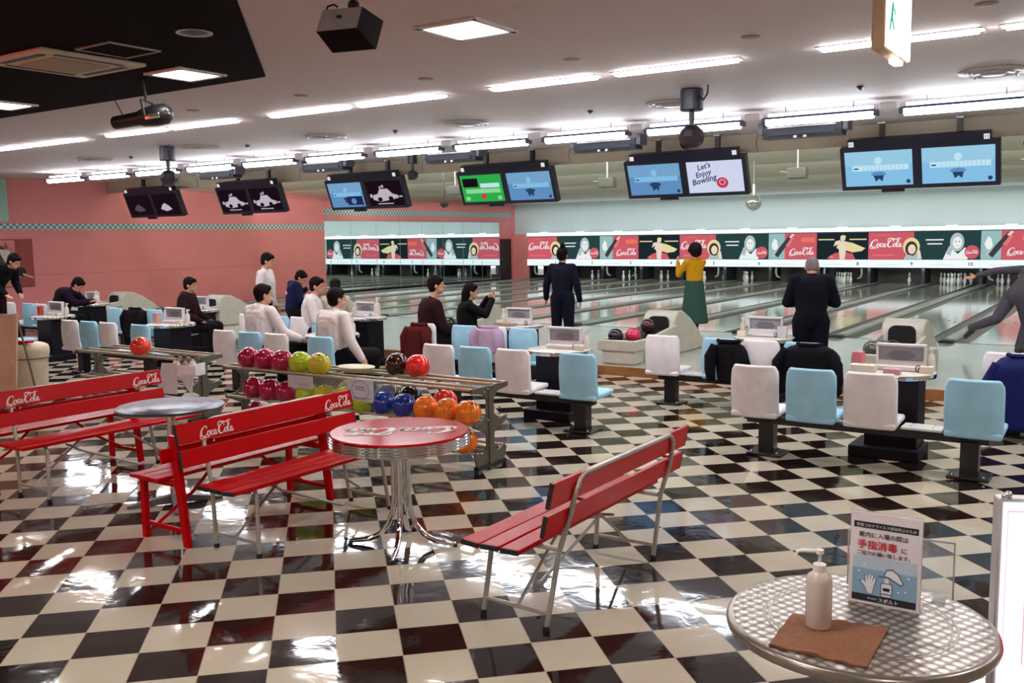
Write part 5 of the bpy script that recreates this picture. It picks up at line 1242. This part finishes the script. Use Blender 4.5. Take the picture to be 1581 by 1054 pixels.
def person(label, loc, rz, pose, top_m, leg_m, hair_m=hair_k, sc=1.0, headrot=(0, 0, 0), skin_m=skin, hair='short', hood=False, skirt=None, sleeve=1.0, shoes=True, curl=.5, fat=1.0, look='front', logo=False, extra=None):
    t = thing('person', label, 'person', loc, rz); J = {k: V(v) for k, v in pose.items()}
    Rm = (Matrix.Rotation(headrot[2], 3, 'Z') @ Matrix.Rotation(headrot[0], 3, 'X') @ Matrix.Rotation(headrot[1], 3, 'Y'))
    H = J['head']; hp = lambda x, y, z: H + Rm @ V((x, y, z))
    b = MB()
    b.ell(H + Rm @ V((0, -.008, .012)), (.074, .094, .105), Rm, 20, 14); b.ell(hp(0, .022, -.052), (.056, .062, .060), Rm, 16, 10)
    b.cap(hp(0, .083, .012), .008, hp(0, .106, -.022), .013); b.ell(hp(0, .086, -.052), (.026, .012, .010), Rm, 10, 8)
    b.ell(hp(0, .066, -.092), (.022, .018, .016), Rm, 10, 8)
    for s_ in (-1, 1): b.ell(hp(s_ * .078, -.005, -.008), (.010, .018, .030), Rm, 10, 8); b.ell(hp(s_ * .03, .080, .028), (.022, .012, .010), Rm, 10, 8)
    b.cap(J['neck'] - V((0, 0, .03)), .055, hp(0, -.02, -.07), .05)
    b.cap(J['chest'] + V((-.06, 0, .04)), .10, J['chest'] + V((.06, 0, .04)), .10); b.cap(J['chest'], .125, J['waist'], .115); b.cap(J['waist'], .115, J['pelvis'], .125)
    b.cap(J['neck'] - V((0, 0, .04)), .06, J['shL'], .055); b.cap(J['neck'] - V((0, 0, .04)), .06, J['shR'], .055)
    for s in 'LR':
        b.cap(J['sh' + s], .052, J['el' + s], .038); b.cap(J['el' + s], .038, J['wr' + s], .026)
        dd = (J['wr' + s] - J['el' + s]).normalized(); side = V((1, 0, 0)) if abs(dd.z) < .8 else V((0, -1, 0))
        if s == 'R' and abs(dd.z) < .8: side = -side
        hand_mesh(b, J['wr' + s], dd, side, curl)
        b.cap(J['hi' + s], .085, J['kn' + s], .055); b.cap(J['kn' + s], .055, J['an' + s], .036); b.cap(J['an' + s] - V((0, 0, .03)), .036, J['to' + s] + V((0, 0, .01)), .028)
    baked(b, skin_m, 'body', t, .0065, 3)
    # eyes and mouth
    e_ = MB()
    for s_ in (-1, 1): e_.ell(hp(s_ * .030, .088, .018), (.010, .005, .006), Rm, 8, 6)
    e_.build('eye', black_mat, t); 
    bw = MB()
    for s_ in (-1, 1): bw.ell(hp(s_ * .030, .089, .038), (.016, .004, .003), Rm, 8, 6)
    bw.build('eyebrow', hair_m, t); MB().ell(hp(0, .096, -.053), (.020, .004, .004), Rm, 8, 6).build('lips', mat('lip', srgb(160, 84, 80), .5), t)
    # hair
    if hair:
        h_ = MB()
        if hair == 'afro': h_.ell(hp(0, -.035, .045), (.125, .125, .125), Rm, 20, 14); h_.ell(hp(0, -.06, -.02), (.115, .09, .09), Rm, 16, 10)
        else:
            h_.ell(hp(0, -.022, .038), (.088, .100, .098), Rm, 20, 14); h_.ell(hp(0, -.045, -.015), (.082, .066, .075), Rm, 16, 10); h_.ell(hp(0, .045, .075), (.066, .046, .040), Rm, 14, 8)
            if hair == 'bun': h_.ell(hp(.02, -.055, .15), .038)
            if hair == 'crop': h_ = MB(); h_.ell(hp(0, -.018, .022), (.079, .092, .098), Rm, 20, 14); h_.ell(hp(0, -.045, -.02), (.075, .055, .06), Rm, 16, 10)
            if hair == 'long': h_.cap(hp(0, -.06, -.02), .08, hp(0, -.075, -.15), .06)
        rr = random.Random(label); 
        if hair != 'crop':
            for k in range(26):
                q = rr.uniform(0, 2 * PI); zz = rr.uniform(-.02, .06); r0 = .115 if hair == 'afro' else .072
                h_.ell(hp(r0 * math.cos(q) * (1 - zz * 1.5), -.03 + r0 * min(math.sin(q), .35) * (1 - zz), .02 + zz), rr.uniform(.014, .022), Rm, 8, 6)
        baked(h_, hair_m, 'hair', t, .0075, 2)
    # top
    c_ = MB(); k = fat
    c_.cap(J['chest'] + V((-.06, 0, .05)), .118 * k, J['chest'] + V((.06, 0, .05)), .118 * k); c_.cap(J['chest'] + V((-.03, 0, 0)), .135 * k, J['waist'] + V((-.02, 0, 0)), .135 * k); c_.cap(J['chest'] + V((.03, 0, 0)), .135 * k, J['waist'] + V((.02, 0, 0)), .135 * k)
    c_.cap(J['waist'], .14 * k, J['pelvis'] + V((0, 0, .03)), .15 * k); c_.cap(J['neck'] - V((0, 0, .06)), .072, J['shL'], .066 * k); c_.cap(J['neck'] - V((0, 0, .06)), .072, J['shR'], .066 * k)
    c_.cap(J['neck'] - V((0, 0, .03)), .064, J['neck'] + V((0, 0, .005)), .060)
    for s in 'LR':
        w1 = J['el' + s].lerp(J['wr' + s], sleeve); c_.cap(J['sh' + s], .066 * k, J['el' + s], .054 * k); c_.cap(J['el' + s], .054 * k, w1, .040 * k)
    if hood: c_.cap(J['neck'] + V((-.06, -.07, -.02)), .055, J['neck'] + V((.06, -.07, -.02)), .055); c_.cap(J['neck'] + V((0, -.08, .0)), .05, J['neck'] + V((0, -.11, -.10)), .05)
    baked(c_, top_m, 'jacket' if fat > 1.05 else 'shirt', t, .010, 5)
    # legs
    l_ = MB()
    if skirt:
        P_ = J['pelvis']; l_.lathe([(.001, -.66), (.25, -.66), (.255, -.62), (.225, -.4), (.195, -.15), (.175, .0), (.155, .12), (.001, .14)], tuple(P_), 28)
        for k_ in range(10):
            q = 2 * PI * k_ / 10; l_.cap(P_ + V((.12 * math.cos(q), .12 * math.sin(q), -.05)), .03, P_ + V((.215 * math.cos(q), .215 * math.sin(q), -.62)), .035)
        baked(l_, skirt, 'skirt', t, .010, 4); l_ = MB()
        for s in 'LR': l_.cap(J['kn' + s], .062, J['an' + s], .045)
        baked(l_, leg_m, 'stockings', t, .008, 3)
    else:
        l_.cap(J['pelvis'] + V((-.03, 0, .02)), .135 * k, J['pelvis'] + V((.03, 0, .02)), .135 * k)
        for s in 'LR': l_.cap(J['hi' + s], .105 * k, J['kn' + s], .075 * k); l_.cap(J['kn' + s], .075 * k, J['an' + s] + V((0, 0, .02)), .058 * k)
        baked(l_, leg_m, 'trousers', t, .010, 5)
    for s in 'LR':
        sh = MB(); a, o_ = J['an' + s], J['to' + s]; sh.cap(a - V((0, 0, .035)) - (o_ - a).normalized() * .03, .044, o_ + V((0, 0, .012)), .036); sh.cap(a - V((0, 0, .01)), .045, a - V((0, 0, .04)), .045)
        baked(sh, MATS.get('shoe') or mat('shoe', srgb(40, 30, 30), .4), 'shoe', t, .009, 3)
    if logo:
        zc = J['chest']; f = Flat(zc + V((.085, -.152, -.01)), (-1, 0, 0), (0, 0, 1))
        f.poly([(0, 0), (.05, .03), (.11, .035), (.17, .01), (.14, -.01), (.17, -.03), (.10, -.02), (.05, -.04), (.06, -.005)], white_ink, 0); f.build('back_emblem', t)
    if extra: extra(t, J)
    t.scale = (sc, sc, sc)
    return t
def mod(base, **k): d = dict(base); d.update(k); return d
navy_f = fab('navy_black', (14, 16, 34)); black_f = fab('black', (16, 14, 18)); white_f = fab('white', (226, 216, 214)); mustard = fab('mustard', (196, 140, 20)); green_f = fab('dark_green', (44, 72, 66)); suit_f = fab('charcoal', (70, 66, 76)); maroon_f = fab('dark_maroon', (40, 14, 18)); navy_s = fab('navy_sweat', (22, 26, 66)); cream_f = fab('cream', (206, 196, 180))
# man standing with his back to us near the middle lanes
person('person in a dark navy jacket and trousers standing with back turned, arms hanging', (-7.15, 12.0, ZL), math.radians(6), mod(STAND, elL=(-.27, -.02, 1.12), wrL=(-.31, .05, .90), elR=(.26, -.02, 1.12), wrR=(.27, .06, .88), anL=(-.13, -.02, .08), knL=(-.115, .02, .49), anR=(.13, -.02, .08)), navy_f, navy_f, hair='bun', sc=.945, fat=1.12)
# woman with raised hands
person('person with round dark hair, mustard top and long green skirt, hands raised', (-6.35, 15.1, ZL), math.radians(58), mod(STAND, elL=(-.24, .16, 1.16), wrL=(-.16, .30, 1.38), elR=(.20, .20, 1.14), wrR=(.10, .32, 1.36), anL=(-.10, -.22, .12), knL=(-.10, -.04, .50), toL=(-.11, -.10, .03), anR=(.10, .12, .08), toR=(.10, .28, .03)), mustard, black_f, hair='afro', sc=.94, skirt=green_f, sleeve=.95, curl=.2, fat=1.0)
# bald man in dark suit
person('person with cropped grey hair in a dark suit standing with back turned, head bowed', (-3.11, 10.8, 0), math.radians(16), mod(STAND, head=(0, .07, 1.535), neck=(0, .02, 1.43), elL=(-.27, .06, 1.12), wrL=(-.12, .24, 1.10), elR=(.27, .06, 1.12), wrR=(.14, .24, 1.14), anL=(-.14, 0, .08), anR=(.14, 0, .08)), fab('suit_black', (12, 12, 24)), fab('suit_black', (12, 12, 24)), hair_g, sc=.98, headrot=(-.45, 0, 0), hair='crop', fat=1.22)
# bowler at the right edge
person('person in a charcoal suit lunging to bowl at the right edge, one arm swung back', (-1.45, 15.2, ZL), math.radians(-20), mod(STAND, pelvis=(0, 0, .80), waist=(.04, .10, .93), chest=(.10, .24, 1.07), neck=(.16, .38, 1.20), head=(.22, .50, 1.28), shL=(-.06, .26, 1.20), shR=(.26, .32, 1.12), elL=(-.36, .08, 1.18), wrL=(-.60, .0, 1.10), elR=(.34, .42, .86), wrR=(.36, .60, .70), hiL=(-.09, 0, .78), hiR=(.09, 0, .78), knR=(.10, .14, .42), anR=(.08, -.02, .08), toR=(.12, .14, .03), knL=(-.16, -.22, .50), anL=(-.40, -.44, .36), toL=(-.50, -.42, .22)), suit_f, suit_f, sc=1.0, sleeve=.9, headrot=(.2, 0, 0))
# boy in white long sleeve
person('young person in long white shirt and dark trousers standing at the pink wall', (-11.37, 10.0, 0), math.radians(-62), mod(STAND, head=(0, .05, 1.58), elL=(-.215, -.04, 1.12), elR=(.215, -.02, 1.12), wrR=(.22, .08, .88)), white_f, black_f, sc=1.0, headrot=(-.25, 0, 0), sleeve=.95, fat=1.05)
# navy sweatshirt, head bowed
person('person in a navy sweatshirt with a white emblem, head bowed, beside the pink wall', (-10.80, 10.05, 0), math.radians(-30), mod(STAND, head=(.02, .13, 1.50), neck=(0, .05, 1.40), chest=(0, .02, 1.25), elL=(-.22, .05, 1.12), wrL=(-.06, .24, 1.30), elR=(.22, .06, 1.12), wrR=(.14, .24, 1.0)), navy_s, black_f, sc=.88, headrot=(-.6, 0, -.5), fat=1.10, logo=True)
# seated white hoodie (front row)
person('person in a white hoodie seated on the blue seat left of the rack, looking right', (-9.06, 7.87, 0), math.radians(0), mod(SIT, head=(.02, .04, 1.16), elR=(.26, .10, .72), wrR=(.36, .34, .60), knR=(.30, .42, .50), anR=(.36, .46, .08), toR=(.42, .60, .03)), white_f, black_f, sc=1.06, headrot=(0, 0, -.55), hood=True, fat=1.15, sleeve=.75)
# seated white sweater (front row)
person('person in a white sweater seated on the blue seat behind the lime and yellow balls', (-7.80, 7.87, 0), math.radians(-6), mod(SIT, elL=(-.25, .0, .72), wrL=(-.20, .20, .60), elR=(.27, .0, .70), wrR=(.33, .10, .50), knR=(.18, .42, .50)), white_f, black_f, sc=1.04, headrot=(0, 0, -.3), fat=1.14)
# back row white hoodie and friend
person('person in a white hoodie seated in the far row, behind the one in the sweater', (-9.98, 9.66, 0), math.radians(-50), mod(SIT, head=(0, .06, 1.17)), white_f, black_f, sc=1.05, headrot=(-.1, 0, -.3), hood=True, fat=1.12)
person('person in a cream top half hidden behind the seated person in the sweater', (-10.42, 10.55, 0), math.radians(35), SIT, cream_f, black_f, sc=1.0, headrot=(-.2, 0, .2), hair='long', fat=1.0)
# pair in dark clothes
person('person with curly dark hair in dark maroon seated beside the maroon coat', (-7.82, 9.72, 0), math.radians(-30), mod(SIT, head=(.02, .06, 1.20)), maroon_f, black_f, sc=1.06, headrot=(0, 0, -.4), fat=1.15)
def phone(t, J): MB().box(tuple(J['wrR'] + V((0, .08, .06))), (.075, .012, .14), Matrix.Rotation(-.3, 3, 'X')).build('phone', black_mat, t, bevel=.004)
person('person in black with dark hair raising both hands to the face beside the cream return', (-7.86, 10.58, 0), math.radians(-45), mod(SIT, elL=(-.18, .20, .86), wrL=(-.05, .30, 1.06), elR=(.20, .22, .84), wrR=(.10, .34, 1.04)), black_f, black_f, sc=.98, headrot=(-.1, 0, -.1), hair='long', curl=.8, fat=1.1)
# left side
person('person in a black and purple top bending over a table at far left, facing right', (-16.55, 9.62, 0), math.radians(-55), mod(SIT, chest=(0, .10, .84), neck=(0, .24, .97), head=(0, .34, 1.05), shL=(-.17, .18, .93), shR=(.17, .18, .93), elL=(-.20, .36, .74), elR=(.20, .36, .74), wrL=(-.1, .54, .76), wrR=(.1, .54, .76), waist=(0, .02, .66)), fab('purple_black', (26, 12, 30)), black_f, sc=1.08, headrot=(-.7, 0, 0), fat=1.12)
person('person in a dark hoodie seated before the pink wall, looking to the right', (-12.85, 9.66, 0), math.radians(-60), SIT, maroon_f, black_f, sc=1.03, headrot=(-.1, 0, -.1), hood=True, fat=1.1)
def motifs(t, J):
    f = MB(); f.use(white_ink); rr = random.Random(5)
    for k in range(9):
        q = rr.uniform(-2.6, -.3); z = rr.uniform(.80, 1.15); r = .168
        c = V((r * math.cos(q), r * math.sin(q) + .02, z)); R_ = Matrix.Rotation(q + PI / 2, 3, 'Z')
        f.box(c, (.045, .006, .012), R_); f.box(c, (.012, .006, .045), R_)
    f.build('pale_motif', white_ink, t)
person('person leaning forward in a black garment with small white motifs at the left edge', (-17.15, 8.75, 0), math.radians(-70), mod(STAND, chest=(0, .14, 1.22), neck=(0, .32, 1.35), head=(0, .44, 1.42), shL=(-.17, .26, 1.33), shR=(.17, .26, 1.33), elL=(-.24, .22, 1.08), elR=(.24, .22, 1.08), wrL=(-.16, .36, .92), wrR=(.16, .36, .92)), black_f, maroon_f, sc=1.12, headrot=(-.5, 0, 0), fat=1.2, extra=motifs)

# ------------------------------------------------------------------ every loose piece of a fitting becomes a part of its own
SPLIT = {'end_cap', 'hanger', 'end_bracket', 'foot_cap', 'foot', 'eye', 'eyebrow', 'vent_plate', 'corner_knob', 'bracket', 'tray_bolt', 'foot_bolt', 'bolt', 'edge', 'clear_back', 'trim_bar', 'screw'}
done = {}
for o in list(bpy.data.objects):
    if o.type != 'MESH' or o.parent is None or o.name.split('.')[0] not in SPLIT: continue
    me = o.data
    if me.name not in done:
        par = list(range(len(me.vertices)))
        def find(a):
            while par[a] != a: par[a] = par[par[a]]; a = par[a]
            return a
        for e_ in me.edges:
            a, b = find(e_.vertices[0]), find(e_.vertices[1])
            if a != b: par[a] = b
        groups = {}
        for v in range(len(me.vertices)): groups.setdefault(find(v), []).append(v)
        outs = []
        if len(groups) > 1:
            for g_ in groups.values():
                ix = {v: i for i, v in enumerate(g_)}
                m2 = bpy.data.meshes.new(o.name.split('.')[0])
                m2.from_pydata([me.vertices[v].co[:] for v in g_], [], [[ix[v] for v in p.vertices] for p in me.polygons if p.vertices[0] in ix])
                for mm in me.materials: m2.materials.append(mm)
                for p in m2.polygons: p.use_smooth = me.polygons[0].use_smooth
                outs.append(m2)
        done[me.name] = outs
    outs = done[me.name]
    if outs:
        for m2 in outs[1:]:
            c = o.copy(); C.objects.link(c); c.data = m2
        o.data = outs[0]
